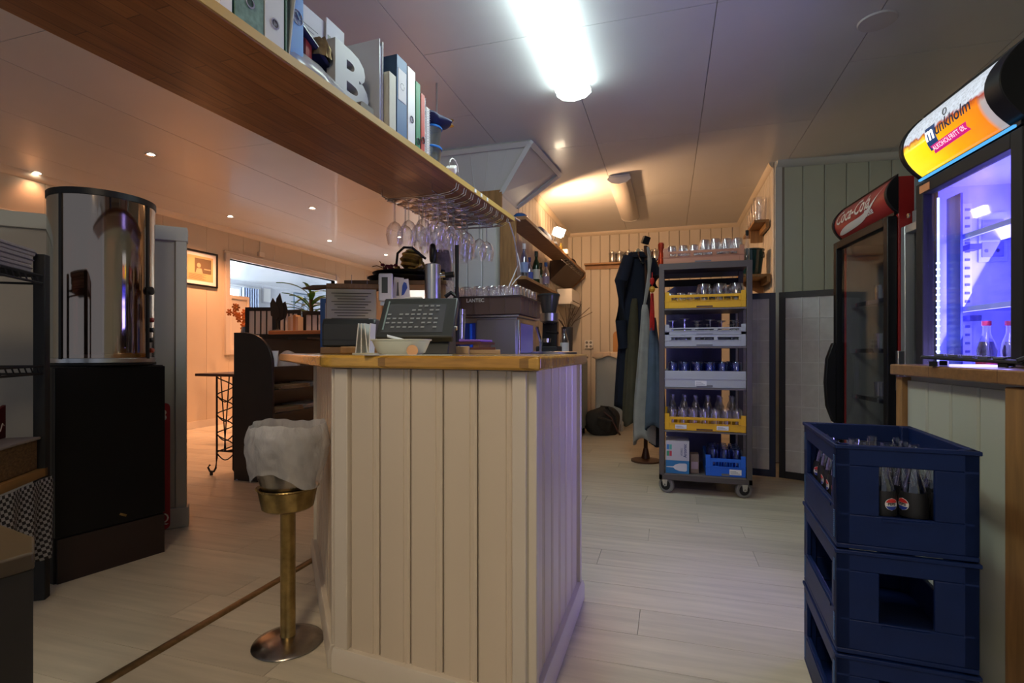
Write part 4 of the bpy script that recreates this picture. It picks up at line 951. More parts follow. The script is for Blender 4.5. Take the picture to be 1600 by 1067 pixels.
for s in (-1, 1): B().tube([(s*.108+.0, -.05+.024*math.cos(a), .19+.026*math.sin(a)) for a in [i*PI/6 for i in range(12)]], .003, closed=True).o('ring_handle', chrome, t)
# ---------------------------------------------------------------- back wall shelf and steel tins
t = T('wall_shelf', 'long narrow wooden shelf along the back wall carrying steel tins', 'shelf', (XM+.25, YB-.012, 2.215))
B().box(0, 1.55, -.14, 0, 0, .022).o('shelf_board', mat('warm_oak', (.36,.19,.08), .5, var=.2, vs_=6, stretch=(2,10,1)), t, bev=.002); B().box(0, 1.55, -.02, 0, -.05, 0).o('cleat', mat('warm_oak', (.36,.19,.08)), t)
tin = T('steel_tin', '', 'tin')
B().lathe([(0,0),(.048,0),(.05,.004),(.05,.135),(.047,.14)], n=18).o('tin_body', steel, tin); B().lathe([(.052,.128),(.052,.145),(.03,.150),(.008,.152),(.008,.158),(.012,.166),(.006,.172),(0,.172)], n=18).o('lid', chrome, tin)
tr2 = Rep(tin)
for k, u in enumerate((955, 967, 981, 994, 1003, 1014, 1024)):
    p = at(u, 405, 7.15); tr2.put((p.x, YB-.085, 2.2375), 0, 'lidded steel tin in the row on the back wall shelf', 'steel tins on the back wall shelf')
# ---------------------------------------------------------------- coat stand with garments
sx_, sy_ = -.20, 4.86
t = T('coat_stand', 'dark bentwood coat stand behind the hanging jackets, left of the trolley', 'coat stand', (sx_, sy_, 0))
bw = mat('bentwood', (.08,.03,.015), .4)
B().tube([(0,0,.12),(0,0,1.95)], .018, 8).o('pole', bw, t)
B().lathe([(0,0),(.13,0),(.13,.015),(.04,.03),(.02,.12),(0,.12)], n=28).o('base', bw, t)
for k in range(6):
    a = k*PI/3; B().tube([(0,0,1.80),(.06*math.cos(a),.06*math.sin(a),1.78),(.11*math.cos(a),.11*math.sin(a),1.83),(.12*math.cos(a),.12*math.sin(a),1.88)], .008).o('hook', chrome, t)
B().rb((0,0,2.0),(.06,.06,.07),(.2,.3,.4)).o('cap_block', black, t, bev=.006)
def garment(nm, label, cat, m, u0, u1, v0, v1, d, seed, top=.35, th=.06, folds=5, cut=None, skew=0):
    """hanging cloth: closed folded tube from a gathered top to a wide hem"""
    r = random.Random(seed); pa = at((u0+u1)/2, v0, d); pb = at((u0+u1)/2, v1, d); W = (u1-u0)/F*d/2; H = pa.z-pb.z
    ph = [r.uniform(0, 6) for _ in range(4)]
    def f(a, c):
        an = 2*PI*a; wdt = W*(top+(1-top)*min(1, c*1.25)**.7); k = min(1, c*3+.15)
        rr = 1+.12*k*math.sin(folds*an+ph[0]+c*1.5)+.07*k*math.sin((folds*2+1)*an+ph[1]+c*3)
        zz = -H*c - (.03*H*math.sin(an*2+ph[2])*c*c) + (.02 if c < .05 else 0)
        return Vector((wdt*math.cos(an)*rr+skew*c, th*(.5+.5*c)*math.sin(an)*rr+.02*math.sin(c*5+ph[3]), zz))
    t = T(nm, label, cat, (pa.x, pa.y, pa.z), TH)
    B().grid(f, 40, 22, True).o('cloth', m, t, solid=.004)
    return t, H, W
cloth = lambda n, c: mat(n, c, .9, var=.15, vs_=12, sheen=.3)
navyc = cloth('navy_jacket_cloth', (.006,.010,.026)); 
g, H, W = garment('jacket', 'long dark navy jacket hanging on the coat stand', 'jacket', navyc, 972, 1022, 398, 640, 4.72, 1, .55, .09, 4, skew=-.05)
B().tube([(-.10,-.05,-.03),(-.17,-.08,-.25),(-.17,-.07,-.60),(-.15,-.07,-.85)], .05, 10, rs=[.05,.06,.05,.042]).o('sleeve', navyc, g)
B().tube([(.09,-.06,-.05),(.14,-.06,-.2),(.12,-.06,-.30)], .05, 10, rs=[.045,.06,.045]).o('sleeve', navyc, g)
B().lathe([(.05,.02),(.06,.0),(.09,-.03)], n=14, sy=.7).o('collar', navyc, g, solid=.006)
B().tube([(-.04,0,.0),(-.0,0,.05),(.05,0,.0)], .012).o('hanging_loop', mat('pale_strap', (.6,.55,.4), .7), g)
garment('apron', 'olive green apron hanging lowest behind the grey one', 'apron', cloth('olive_cloth', (.07,.06,.035)), 978, 1006, 470, 660, 4.62, 2, .25, .05, 3, skew=-.03)
g, H, W = garment('apron', 'pale grey apron with a long strap hanging in front', 'apron', cloth('grey_cloth', (.36,.36,.36)), 990, 1024, 480, 690, 4.50, 3, .2, .05, 3)
B().tube([(.0,0,.02),(.03,-.01,.20),(.04,-.02,.40),(.03,0,.52)], .010, 6, rs=[.012,.02,.02,.012]).o('strap', mat('strap_grey', (.35,.34,.33), .8), g)
garment('apron', 'blue denim apron hanging beside the trolley post', 'apron', cloth('denim_cloth', (.09,.13,.20)), 1008, 1036, 500, 668, 4.40, 4, .2, .05, 3)
garment('bag', 'dark cloth bag hanging lowest beside the trolley post', 'bag', navyc, 1015, 1032, 600, 694, 4.55, 5, .6, .05, 3)
p = at(1019, 452, 4.32)
t = T('red_tassel', 'red tasselled ornament with a yellow bead hanging by the trolley post', 'ornament', (p.x, p.y, p.z), TH)
rd = mat('tassel_red', (.6,.012,.012), .6, var=.2, vs_=40)
B().tube([(0,0,.14),(0,0,.02)], .004).o('cord', rd, t); B().lathe([(0,.03),(.018,.02),(.026,0),(.018,-.02),(0,-.03)], n=12).o('bead', mat('bead_yellow', (.7,.35,.03), .4), t)
B().lathe([(0,.10),(.016,.09),(.02,.06),(.010,.04)], n=10).o('knot', rd, t)
b = B()
for k in range(16):
    a = k*2.4; r0 = .004+.012*(k%4)/4; b.tube([(r0*math.cos(a), r0*math.sin(a), -.035), (r0*2*math.cos(a), r0*2*math.sin(a), -.2), (r0*2.2*math.cos(a), r0*2*math.sin(a), -.30-.02*(k%3))], .005, 5)
b.o('tassel', rd, t, kind='stuff')
# ---------------------------------------------------------------- bin, backpack, chair, socket
t = T('waste_bin', 'tall pale grey waste bin with a liner folded over its rim', 'bin', (-.715, 6.72, 0))
B().prism(rounded([(-.17,-.17),(.17,-.17),(.17,.17),(-.17,.17)], .03), 0.002, .96).o('bin_body', mat('bin_grey', (.40,.42,.43), .4), t)
ln = mat('peach_liner', (.62,.50,.38), .7)
def rim_(a, c):
    an = 2*PI*a; r = .19+.012*math.sin(9*an)+.01*math.sin(17*an+1); q = max(abs(math.cos(an)), abs(math.sin(an)))
    return Vector((r/q*math.cos(an)*(.94+.08*c), r/q*math.sin(an)*(.94+.08*c), .985-.07*c-.02*math.sin(5*an)*c))
B().grid(rim_, 40, 4, True).o('liner_rim', ln, t, solid=.003)
def drape(a, c): return Vector((.175+.05*a+.015*math.sin(a*9+c*4), -.15+.30*a+.0*c, .96-(.62-.45*(1-math.sin(PI*a)))*c*1.15))
B().grid(lambda a, c: Vector((.178+.10*math.sin(PI*a)*c**.6+.012*math.sin(a*14)*c, -.17+.34*a, .97-.66*c*(.25+.75*math.sin(PI*(.1+.8*a))))), 20, 14).o('liner_drape', ln, t, solid=.003)
pk = fl(938, 682)
t = T('backpack', 'slouched dark grey backpack lying on the floor by the bin', 'backpack', (pk.x-.02, pk.y+.17, 0))
bpk = mat('backpack_cloth', (.025,.022,.022), .8, var=.3, vs_=20)
def sack(a, c):
    an = 2*PI*a; th_ = (c-.5)*PI; r = math.cos(th_)**.5 if c not in (0,1) else 0
    k = 1+.10*math.sin(3*an+1)+.06*math.sin(7*an+c*9)
    return Vector((.21*r*math.cos(an)*k, .15*r*math.sin(an)*k, max(.0, .15+.165*math.sin(th_)*(1+.18*math.cos(an+.5)))))
B().grid(sack, 30, 16, True).o('sack', bpk, t)
B().rb((.06,-.14,.14),(.18,.05,.16),(.3,.25,.0)).o('front_pocket', bpk, t, bev=.02, sub=1)
B().tube([(.02,-.05,.30),(.10,-.08,.34),(.19,-.08,.22),(.20,-.08,.10)], .012, 6).o('strap', bpk, t); B().tube([(.05,-.1,.28),(.14,-.14,.22),(.22,-.14,.06),(.24,-.1,.02)], .01, 6).o('strap', mat('strap_red_grey', (.08,.03,.03), .7), t)
t = T('wooden_chair', 'light wooden chair standing against the back wall behind the jackets', 'chair', (-.55, 7.10, 0))
for s in (-.17, .15): B().box(s, s+.025, .13, .155, 0, 1.25).o('leg', pale, t, bev=.003); B().box(s, s+.025, -.18, -.155, 0, .44).o('leg', pale, t, bev=.003)
B().prism(rounded([(-.18,.0),(.185,.0),(.185,.45),(-.18,.45)], .07), .105, .129, 'xz').o('backrest', mat('orange_ply', (.45,.21,.06), .4), t, loc=(0,0,.82), bev=.003)
B().box(-.19,.19,-.2,.155,.445,.47).o('seat', pale, t, bev=.008)
for z in (.2,): B().box(-.15,.15,.135,.15,z,z+.03).o('stretcher', pale, t)
t = T('radiator', 'low cream electric radiator on the back wall behind the chair', 'radiator', (-.38, YB-.07, .12)); B().box(-.35,.35,0,.05,0,.5).o('radiator_body', creamp, t, bev=.006); 
b = B()
for k in range(20): b.box(-.33+k*.034,-.312+k*.034,.005,.045,.5,.506)
b.o('grille', mat('grille_grey', (.3,.28,.25), .5), t, kind='stuff')
t = T('wall_socket', 'white double wall socket above the end of the back counter', 'socket', (-1.10, YB-.0135, 1.09)); B().box(-.06,.06,-.02,0,-.06,.06).o('plate', white, t, bev=.005)
for x in (-.028,.028):
    for z in (-.028,.028): B().lathe([(0,.0),(.019,0),(.019,.002),(0,.002)], n=12, ax='y', c=(x,-.022,z)).o('socket_hole', mat('socket_grey', (.2,.2,.2), .5), t)
# ================================================================ BACK COUNTER AND MACHINES
t = T('back_counter', 'low dark counter run along the dividing wall under the coffee machine', 'counter', (0,0,0))
B().box(-1.34, -.97, 2.95, 5.0, .10, .90).o('cabinet', mat('dark_cabinet', (.03,.028,.028), .5), t, flat=True); B().box(-1.34,-1.0,2.97,5.0,.0,.10).o('plinth', black, t)
B().box(-1.35, -.95, 2.93, 6.4, .905, .935).o('counter_top', mat('steel_top', (.30,.29,.28), .35, .8), t, bev=.003)
t = T('steel_cupboard', 'grey green steel cupboard on castors at the end of the back counter', 'cupboard', (-1.30, 5.55, 0))
stg = mat('green_grey_enamel', (.26,.30,.28), .4)
B().box(0, .34, 0, .80, .09, .90).o('cupboard_body', stg, t, bev=.004)
B().box(.34, .352, .02, .39, .11, .88).o('door', stg, t, bev=.003); B().box(.34, .352, .41, .78, .11, .88).o('door', stg, t, bev=.003)
B().box(.34,.36,-.012,.012,.05,.90).o('corner_post', black, t); 
B().tube([(.352,.07,.72),(.375,.07,.72),(.375,.07,.82),(.352,.07,.82)], .006).o('handle', black, t)
for x in (.04,.31):
    for y in (.05,.75): B().lathe([(0,-.012),(.035,-.012),(.035,.012),(0,.012)], n=14, ax='x').o('castor', black, t, loc=(x, y, .036)); B().box(x-.015,x+.015,y-.015,y+.015,.065,.092).o('castor_plate', steel, t)
# ---- steel machine with a blue opening, carrying the crate of glasses
def A(u, v, d): return at(u, v, d)
mx = T('glass_washer', 'stainless steel under-crate machine with a blue lit opening', 'machine', (-1.33, 3.10, .936))
B().box(0, .42, .02, .50, 0, .275).o('casing', steel, mx, bev=.004)
B().box(.16, .42, 0, .02, .02, .262).o('side_panel', mat('satin_steel', (.32,.32,.33), .35, .9), mx, bev=.004)
B().box(.0, .15, .004, .02, .03, .24).o('opening', mat('deep_blue_plastic', (.01,.03,.25), .4), mx); B().box(.115,.13,-.004,.02,.03,.235).o('blue_strip', mat('blue_strip', (.02,.12,.75), .4), mx)
B().box(.42, .428, .10, .40, .05, .24).o('blue_window', mat('lilac_panel', (.25,.24,.55), .4), mx, bev=.002)
B().box(.42,.435,.03,.06,.02,.26).o('front_trim', chrome, mx, bev=.002)
B().tube([(.45,.42,.23),(.47,.46,.12),(.455,.49,.03)], .012).o('steam_pipe', chrome, mx)
B().box(-.02,.44,-.01,.52,.276,.29).o('top_tray', steel, mx, bev=.003)
crt = T('glass_crate', 'brown plastic crate full of upturned tumblers on the steel machine', 'crate', (-1.37, 3.07, 1.2275))
bc = mat('crate_brown', (.09,.055,.045), .45)
b = B(); CWd, CDp, Hh = .50, .50, .115
b.box(.01,CWd-.01,.01,CDp-.01,0,.008)
for (x0,x1,y0,y1) in ((0,CWd,0,.008),(0,CWd,CDp-.008,CDp),(0,.008,.008,CDp-.008),(CWd-.008,CWd,.008,CDp-.008)): b.box(x0,x1,y0,y1,0,Hh)
b.o('crate_body', bc, crt, bev=.002)
B().box(-.006,CWd+.006,-.006,CDp+.006,Hh,Hh+.008).box(.01,CWd-.01,.01,CDp-.01,Hh-.001,Hh+.0) if False else None
b = B(); e = .006; b.box(-e,CWd+e,-e,.006,Hh-.008,Hh).box(-e,CWd+e,CDp-.006,CDp+e,Hh-.008,Hh).box(-e,.006,.006,CDp-.006,Hh-.008,Hh).box(CWd-.006,CWd+e,.006,CDp-.006,Hh-.008,Hh); b.o('rim', mat('crate_rim_dark', (.04,.03,.03), .4), crt)
b = B()
for k in range(1,5): b.box(k*.1-.003,k*.1+.003,-.005,0,.004,Hh-.01); b.box(CWd,CWd+.005,k*.1-.003,k*.1+.003,.004,Hh-.01)
b.o('rib', bc, crt, kind='stuff')
put_text('crate_lettering', 'LANTEC', .032, mat('crate_letter', (.5,.48,.42), .6), crt, lambda x, y, z: (.205+x, -.0056, .088+y), bold=.0008)
cgl = Rep(cyl('crate_tumbler', [(.037,0),(.034,.125),(.030,.13),(0,.13),(0,.12),(.029,.118),(.034,.004)], clear('sparkling_glass', base=.16, edge=.95)))
for i in range(6):
    for j in range(6):
        cgl.put((-1.37+.045+i*.082, 3.07+.045+j*.082, 1.2275+.05), i+j, 'clear tumbler upside down in the brown crate on the steel machine', 'tumblers in the brown crate')
t = T('pint_glass', 'tall straight pint glass with a small red crest standing on the lilac mat', 'glass', (0,0,0)); pp = at(718, 531, 2.9); t.location = (pp.x, pp.y, pp.z)
B().lathe([(0,.004),(.028,0),(.036,.17),(.033,.17),(.026,.008)], n=18).o('cup', clear('sparkling_glass'), t); B().lathe([(0,0),(.007,0),(.007,.001)], n=10, ax='y', c=(0,-.036,.12)).o('crest', mat('crest_red', (.5,.08,.03), .5), t)
mt_ = B().box(-.16,.16,-.10,.10,-.012,0).o('bar_mat', mat('lilac_mat', (.28,.12,.50), .5), loc=(pp.x, pp.y, pp.z-.0005), bev=.003); tag(mt_, 'lilac bar mat under the pint glass behind the till screen', 'mat')
mt2 = T('mat_stand', 'low wooden stand behind the worktop carrying the lilac bar mat', 'stand', (pp.x, pp.y, .9865)); hh = pp.z-.0135-.9865
B().box(-.17,.17,-.11,.11,max(hh-.012,.006),max(hh,.02) if hh > .02 else .02).o('stand_top', mat('dark_red_wood', (.12,.04,.03), .5), mt2); B().box(-.15,-.12,-.1,.1,0,hh-.012 if hh > .03 else .006).box(.12,.15,-.1,.1,0,hh-.012 if hh > .03 else .006).o('stand_legs', oak, mt2, kind='stuff')
# ---- coffee grinder, steel drip disc
g = at(858, 540, 4.15); zg = .936
t = T('coffee_grinder', 'black and steel coffee grinder on the back counter', 'coffee grinder', (g.x, g.y, zg))
B().box(-.085,.085,-.10,.10,0,.10).o('base', blackmat, t, bev=.008); B().rb((0,.05,.20),(.12,.08,.22),(-.08,0,0)).o('body', black, t, bev=.01)
B().lathe([(.035,.28),(.075,.30),(.08,.36),(.03,.30)], n=18).o('collar', steel, t)
B().lathe([(.03,.31),(.055,.36),(.085,.50),(.082,.50),(.05,.37)], n=18).o('hopper', mat('smoked_hopper', (.05,.045,.045), .2), t); B().lathe([(.088,.50),(.085,.515),(.02,.52),(0,.52)], n=18).o('hopper_lid', blackmat, t)
B().tube([(-.0,-.08,.21),(.10,-.14,.20)], .012).o('handle', black, t); B().lathe([(.03,.13),(.034,.16),(.03,.16)], n=14, c=(0,-.08,0)).o('portafilter', chrome, t)
g = at(862, 547, 3.55)
t = T('drip_disc', 'wide round stainless steel disc resting on the end of the back counter', 'steel disc', (g.x-.02, g.y+.1, .936))
B().lathe([(0,0),(.14,0),(.17,.03),(.175,.055),(.168,.06),(0,.06)], n=36).o('disc', steel, t)
g = at(882, 500, 4.9)
t = T('syrup_bottle', 'clear bottle with a pale label beside the coffee grinder', 'bottle', (g.x, g.y, .936)); B().lathe([(0,0),(.04,0),(.042,.15),(.025,.20),(.013,.24),(.013,.28)], n=14).o('bottle_body', thickglass, t); B().lathe([(.0425,.05),(.0425,.14)], n=14).o('label', paper, t); B().lathe([(.015,.27),(.015,.29),(0,.29)], n=10).o('cap', black, t)
t = T('dried_twigs', 'bunch of bare twigs sticking out of a pot by the coffee grinder', 'twigs', (g.x-.04, g.y+.35, .936)); B().lathe([(0,0),(.05,0),(.06,.30),(.055,.30),(.0,.1)], n=14).o('pot', mat('dark_pot', (.08,.06,.05), .5), t)
r = random.Random(3); b = B()
for k in range(14):
    a = r.uniform(0,6.3); q = r.uniform(.1,.28); b.tube([(0,0,.25),(q*.3*math.cos(a),q*.3*math.sin(a),.36),(q*math.cos(a),q*math.sin(a)*.6,.36+r.uniform(.05,.2))], .003, 4)
b.o('twig', mat('twig_brown', (.12,.07,.04), .8), t, kind='stuff')
# ---- wall shelving over the back counter
t = T('bar_shelf_unit', 'oak shelf unit fixed on the column and wall, holding bottles', 'shelf', (-1.385, 4.20, 0))
B().box(.03, .165, -.055, -.012, 1.28, 2.11).o('side_board', oak, t, bev=.002)
B().box(.030, .24, 0, 1.35, 1.60, 1.628).o('lower_shelf', oak, t, bev=.002)
B().box(.030, .24, .0, 3.25, 2.10, 2.13).o('upper_shelf', mat('warm_oak', (.36,.19,.08)), t, bev=.002)
B().prism([(.24,2.098),(.24,2.05),(-.02,1.84),(-.02,2.098)], 3.22, 3.25, 'xz').o('bracket', oak, t)
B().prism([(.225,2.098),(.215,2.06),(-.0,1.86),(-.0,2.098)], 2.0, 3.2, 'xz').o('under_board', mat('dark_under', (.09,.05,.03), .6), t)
for k in range(10): B().tube([(.24,1.7+k*.14,2.098),(.245,1.7+k*.14,2.05),(.215,1.7+k*.14,2.035),(.195,1.7+k*.14,2.06)], .004).o('hook', chrome, t)
B().box(.04,.26,.25,1.25,1.50,1.52).o('low_tray', mat('dark_tray', (.05,.03,.02), .5), t)
bprof = [(0,0),(.036,0),(.037,.02),(.037,.18),(.030,.21),(.015,.245),(.0135,.30),(.016,.303),(.016,.315)]
for k, (u, sc_, mcol, lab, cap, lb) in enumerate((
    (819, 1.0, clear('bluish_bottle', (.55,.65,.8), .3, .9), (.25,.35,.6), (.7,.7,.75), 'clear bottle with a blue label, left end of the bottle shelf'),
    (827, .85, clear('bluish_bottle'), (.1,.15,.5), (.02,.03,.2), 'second clear bottle with a dark blue label beside the green bottle'),
    (838, 1.05, mat('dark_green_glass', (.01,.03,.01), .08), (.6,.6,.5), (.01,.02,.01), 'dark green wine bottle with a pale label on the bottle shelf'),
    (845, .95, mat('dark_green_glass', (.01,.03,.01)), (.5,.5,.5), (.02,.02,.02), 'darkest bottle between the green bottle and the squat clear bottle'),
    (853, .85, clear('clear_bottle_glass', (.85,.82,.85), .2, .9), (.3,.25,.4), (.02,.08,.3), 'squat clear bottle with a blue cap, right end of the bottle shelf'))):
    k_ = (u-800)/F; X_ = (-1.225, -1.29, -1.23, -1.30, -1.2)[k]; d = X_/(k_*CS-SN); Y_ = d*(CS+k_*SN)
    t = T('liquor_bottle', lb, 'bottle', (X_, Y_, 1.629)); t.scale = (1,1,sc_)
    B().lathe(bprof, n=14).o('bottle_body', mcol, t); B().lathe([(.0375,.06),(.0375,.15)], n=14).o('label', mat('lab%d'%k, lab, .6), t); B().lathe([(.017,.27),(.0175,.318),(0,.318)], n=10).o('cap', mat('capc%d'%k, cap, .4), t)
t = T('rolled_cloths', 'blue plastic packs and a rolled grey striped cloth on the upper bar shelf', 'cloth roll', (-1.24, 4.32, 2.131))
B().lathe([(0,0),(.05,.0),(.055,.02),(.055,.40),(.05,.42),(0,.42)], n=18, ax='y', c=(0,.72,.056)).o('roll', mat('striped_grey', (.20,.20,.26), .8, var=.3, vs_=30), t)
crumple('blue_packs', mat('blue_film', (.01,.10,.35), .25, var=.4, vs_=20), 0, .30, .07, .075, 'shiny blue plastic packs at the column end of the upper bar shelf', 'packs', (-1.24, 4.40, 2.131), 0, 6, 20, 10)
crumple('cloth_bag', mat('dark_cloth_bag', (.03,.02,.02), .7), 0, .25, .06, .10, 'dark bag with looped handles at the far end of the upper bar shelf', 'bag', (-1.24, 6.9, 2.131), 0, 7, 20, 10)
t = T('cable', 'white cable and blue cord hanging from the shelf end down the oak board', 'cable', (0,0,0))
pts = [at(u, v, q) for u, v, q in ((783,334,3.30),(796,348,3.42),(803,370,3.6),(807,395,3.8),(809,415,3.9),(802,432,3.9),(796,445,3.9),(790,470,3.9))]
b = B().tube(pts, .005).o('cable_run', white, t)
pts = [at(u, v, 3.86) for u, v in ((808,395),(812,412),(814,430),(806,437),(800,445))]; B().tube(pts, .004).o('cable_run', white, t)
pts = [at(u, v, q) for u, v, q in ((770,322,3.2),(785,333,3.35),(800,338,3.7),(812,345,4.1))]; B().tube(pts, .007).o('cord', mat('cord_blue', (.01,.12,.4), .4), t)
# clamp lamp
lp = at(875, 362, 5.45)
t = T('clamp_lamp', 'small glowing halogen clamp lamp on the upper bar shelf', 'lamp', (lp.x, lp.y, lp.z))
B().rb((0,0,0),(.10,.02,.075),(.4,.35,.3)).o('lamp_glass', emis('halogen_glow', (1,.80,.55), 26), t)
B().rb((-.03,.03,.0),(.12,.04,.095),(.4,.35,.3)).o('lamp_housing', white, t, bev=.004)
B().tube([(-.05,.03,-.02),(-.07,.05,-.08),(-.07,.05,lp.z*0+2.131-lp.z+.0)], .006).o('arm', chrome, t); B().box(-.10,-.04,.02,.08,2.131-lp.z,2.131-lp.z+.02).o('clamp', white, t)
pl = bpy.data.lights.new('halogen', 'SPOT'); pl.energy = HALO*1.9; pl.color = (1,.55,.26); pl.shadow_soft_size = .03; pl.spot_size = math.radians(168); pl.spot_blend = .35
po = bpy.data.objects.new('halogen', pl); col.objects.link(po); po.parent = t; po.location = (.07,-.02,.05); po.rotation_euler = Vector((.55,.62,.38)).to_track_quat('-Z', 'Y').to_euler()
t = T('gold_ornament', 'small gold and white figurine beside the clamp lamp', 'ornament', (-1.20, 5.95, 2.131))
B().lathe([(0,0),(.035,0),(.04,.02),(.02,.04),(.028,.07),(.012,.09),(.016,.11),(0,.125)], n=14).o('figure', gold, t); B().box(.0,.07,.05,.13,0,.06).o('white_block', white, t, bev=.008)
t = T('extractor_box', 'white wall box under the bar shelf at the back', 'box', (-1.385, 6.6, 1.60)); B().box(0,.20,0,.6,0,.2).o('box_body', white, t, bev=.008); B().box(.20,.204,.05,.55,.04,.05).o('slot', black, t)
# small things by the column
t = T('tin_tray', 'printed tin tray with a red and cream picture leaning on the column', 'tray', (-1.62, 4.06, 1.19))
B().prism(rounded([(-.17,0),(.17,0),(.17,.32),(-.17,.32)], .04), 0, .01, 'xz').o('tray_plate', mat('tin_blue_grey', (.18,.22,.30), .35, .3), t)
B().lathe([(0,0),(.10,0),(.10,.002),(0,.002)], n=24, ax='y', c=(0,-.001,.16)).o('tray_picture', mat('tin_print', (.35,.20,.16), .4, var=.5, vs_=30), t)
B().box(-.17,.17,-.03,.10,-.03,0).o('ledge', oak, t)
t.rotation_euler = (0,0,0)
# ================================================================ ON THE WORKTOP
ZW = .9865
def onW(u, d, z=ZW): k = (u-800)/F; return cw(k*d, d, z)
# till
tl = T('till_screen', 'dark touch screen till tilted back on the worktop', 'till', onW(650, 2.0), TH-.10)
tm = mat('till_grey', (.045,.052,.052), .4); 
# local: x right, y away; screen plane tilted
tw, thh = .30, .165
e_ = (-.62, 0, 0)
B().rb((0, .035, .135), (tw, .035, thh+.03), e_).o('screen_case', tm, tl, bev=.006)
sc1 = mat('till_glass', (.10,.11,.12), .12, coat=.5)
scr = B().rb((-.012, .0175, .140), (tw*.80, .004, thh*.86), e_).o('screen', sc1, tl)
def sp_(x, z): # point on the screen plane
    c, s = math.cos(-.62), math.sin(-.62); y = -.0175-.0025; return Vector((x-.012, .035+y*c-(z)*s-.0, .140+y*s+z*c))
kc = mat('till_keys', (.32,.34,.35), .5)
b = B()
for i in range(9):
    for j in range(6):
        if (i+j*2) % 7 == 0 or (j > 3 and i < 4): continue
        p = sp_(-.10+i*.0235, -.058+j*.021); b.rb(p, (.014, .0012, .007), e_)
b.o('screen_keys', kc, tl, kind='stuff')
B().rb(sp_(-.112, 0)-Vector((0,.001,0)), (.005,.003,thh*.86), e_).o('screen_bezel', mat('till_edge', (.30,.40,.38), .3), tl)
B().rb((.0, -.022, .045), (.05,.004,.010), e_).o('badge', steel, tl)
B().rb((-.035,.095,.222),(.07,.03,.006),(-.3,0,0)).o('paper_strip', paper, tl)
B().prism([(-.02,0),(.13,0),(.12,.10),(.09,.16),(.06,.14),(.0,.04)], -.11, .13, 'yz').o('till_stand', tm, tl, bev=.004)
B().lathe([(0,0),(.008,0),(.008,.006),(0,.006)], n=12, ax='x', c=(tw/2, .02, .10)).o('lock', chrome, tl)
# bowl
t = T('bread_bowl', 'oval ivory plastic bowl with a white paper slip in front of the till', 'bowl', onW(627, 1.66), TH)
iv = mat('ivory_plastic', (.60,.60,.47), .4)
B().lathe([(0,.003),(.062,.0),(.076,.008),(.092,.044),(.097,.046),(.097,.05),(.089,.05),(.072,.011),(0,.009)], n=36, sy=.62).o('bowl_body', iv, t)
B().rb((-.01,0,.052),(.07,.05,.003),(.15,.25,.3)).o('paper_slip', paper, t); B().lathe([(0,0),(.018,0),(.018,.001)], n=16, ax='y', c=(.045,-.052,.014)).o('bowl_sticker', mat('orange_sticker2', (.75,.40,.18), .5), t)
o = B().box(-.13,.13,-.06,.05,0,.0012).o('paper_sheet', paper); o.location = onW(640, 1.60); o.rotation_euler = (0,0,TH+.1); tag(o, 'white paper sheet lying under the bowl on the worktop edge', 'paper')
t = T('menu_holder', 'white folded cards standing between the printer and the till', 'cards', onW(571, 1.86), TH)
for k, (x, a) in enumerate(((-.02,.1),(-.005,.0),(.012,-.12),(.024,.05))): B().rb((x,0,.055),(.003,.07,.11),(0,a,0)).o('card', paper, t)
B().box(-.035,.04,-.04,.04,0,.006).o('card_base', iv, t)
# printer
t = T('receipt_printer', 'black receipt printer left of the till', 'printer', onW(551, 2.28), TH+.12)
B().prism([(-.09,.03),(.10,.03),(.10,.13),(.05,.155),(-.07,.150),(-.09,.125)], -.11, .11, 'yz').o('printer_body', mat('printer_grey_black', (.018,.021,.023), .45), t, bev=.008)
B().box(-.111,.111,-.091,.10,.058,.060).o('seam', black, t); B().box(.08,.095,-.075,-.06,.148,.151).o('button', steel, t)
B().box(-.115,.115,-.095,.105,.0,.029).o('printer_foot', mat('brown_plinth', (.20,.11,.05), .5), t, bev=.004)
B().rb((.06,-.16,.016),(.16,.07,.030),(0,0,.2)).o('wood_wedge', oak, t, bev=.006)
# menus on a stand
p = onW(560, 2.75)
t = T('menu_stand', 'oak stand with a rail and a yellowed menu sheet hanging on it', 'stand', p, TH+.15)
B().box(-.16,.22,-.02,.10,.34,.365).o('stand_rail', oak, t, bev=.003); B().box(.12,.15,-.0,.06,.0,.34).o('stand_leg', oak, t); B().box(-.165,-.15,.0,.04,0,.34).o('stand_leg', oak, t); B().box(-.165,.15,.0,.02,.0,.02).o('foot_rail', oak, t); B().prism([(-.16,.345),(-.16,.36),(-.23,.357),(-.29,.34),(-.23,.335)], .0, .06, 'xz').o('rail_end', mat('dark_oak', (.14,.07,.02), .5), t, bev=.002)
mn = B().rb((-.03,-.035,.205),(.25,.004,.26),(-.06,0,0)).o('menu_sheet', mat('yellow_sheet', (.60,.55,.36), .7, var=.1), t)
b = B()
for k in range(15): b.rb((-.03,-.0385-.001,.312-k*.0145),(.20-.03*(k%3),.0012,.004),(-.06,0,0))
b.o('menu_print', mat('menu_ink', (.14,.12,.07), .8), t, kind='stuff')
for k, x in enumerate((-.12,-.04,.04,.10)): B().tube([(x,.04,.365),(x,.04,.42)], .0015, 4).o('spike', steel, t)
t = T('timer', 'white digital timer clipped at the right of the menu sheet', 'timer', at(603, 449, 2.62), TH)
B().box(-.035,.035,-.012,.008,-.07,.07).o('timer_body', white, t, bev=.006); B().box(-.018,.012,-.0135,-.012,-.03,.05).o('timer_display', mat('lcd_dark', (.05,.06,.05), .3), t); B().box(-.03,.03,.008,.03,-.09,-.06).o('clip', steel, t)
t = T('bird_card', 'white card printed with a blue bird behind the timer', 'card', at(628, 450, 2.70), TH)
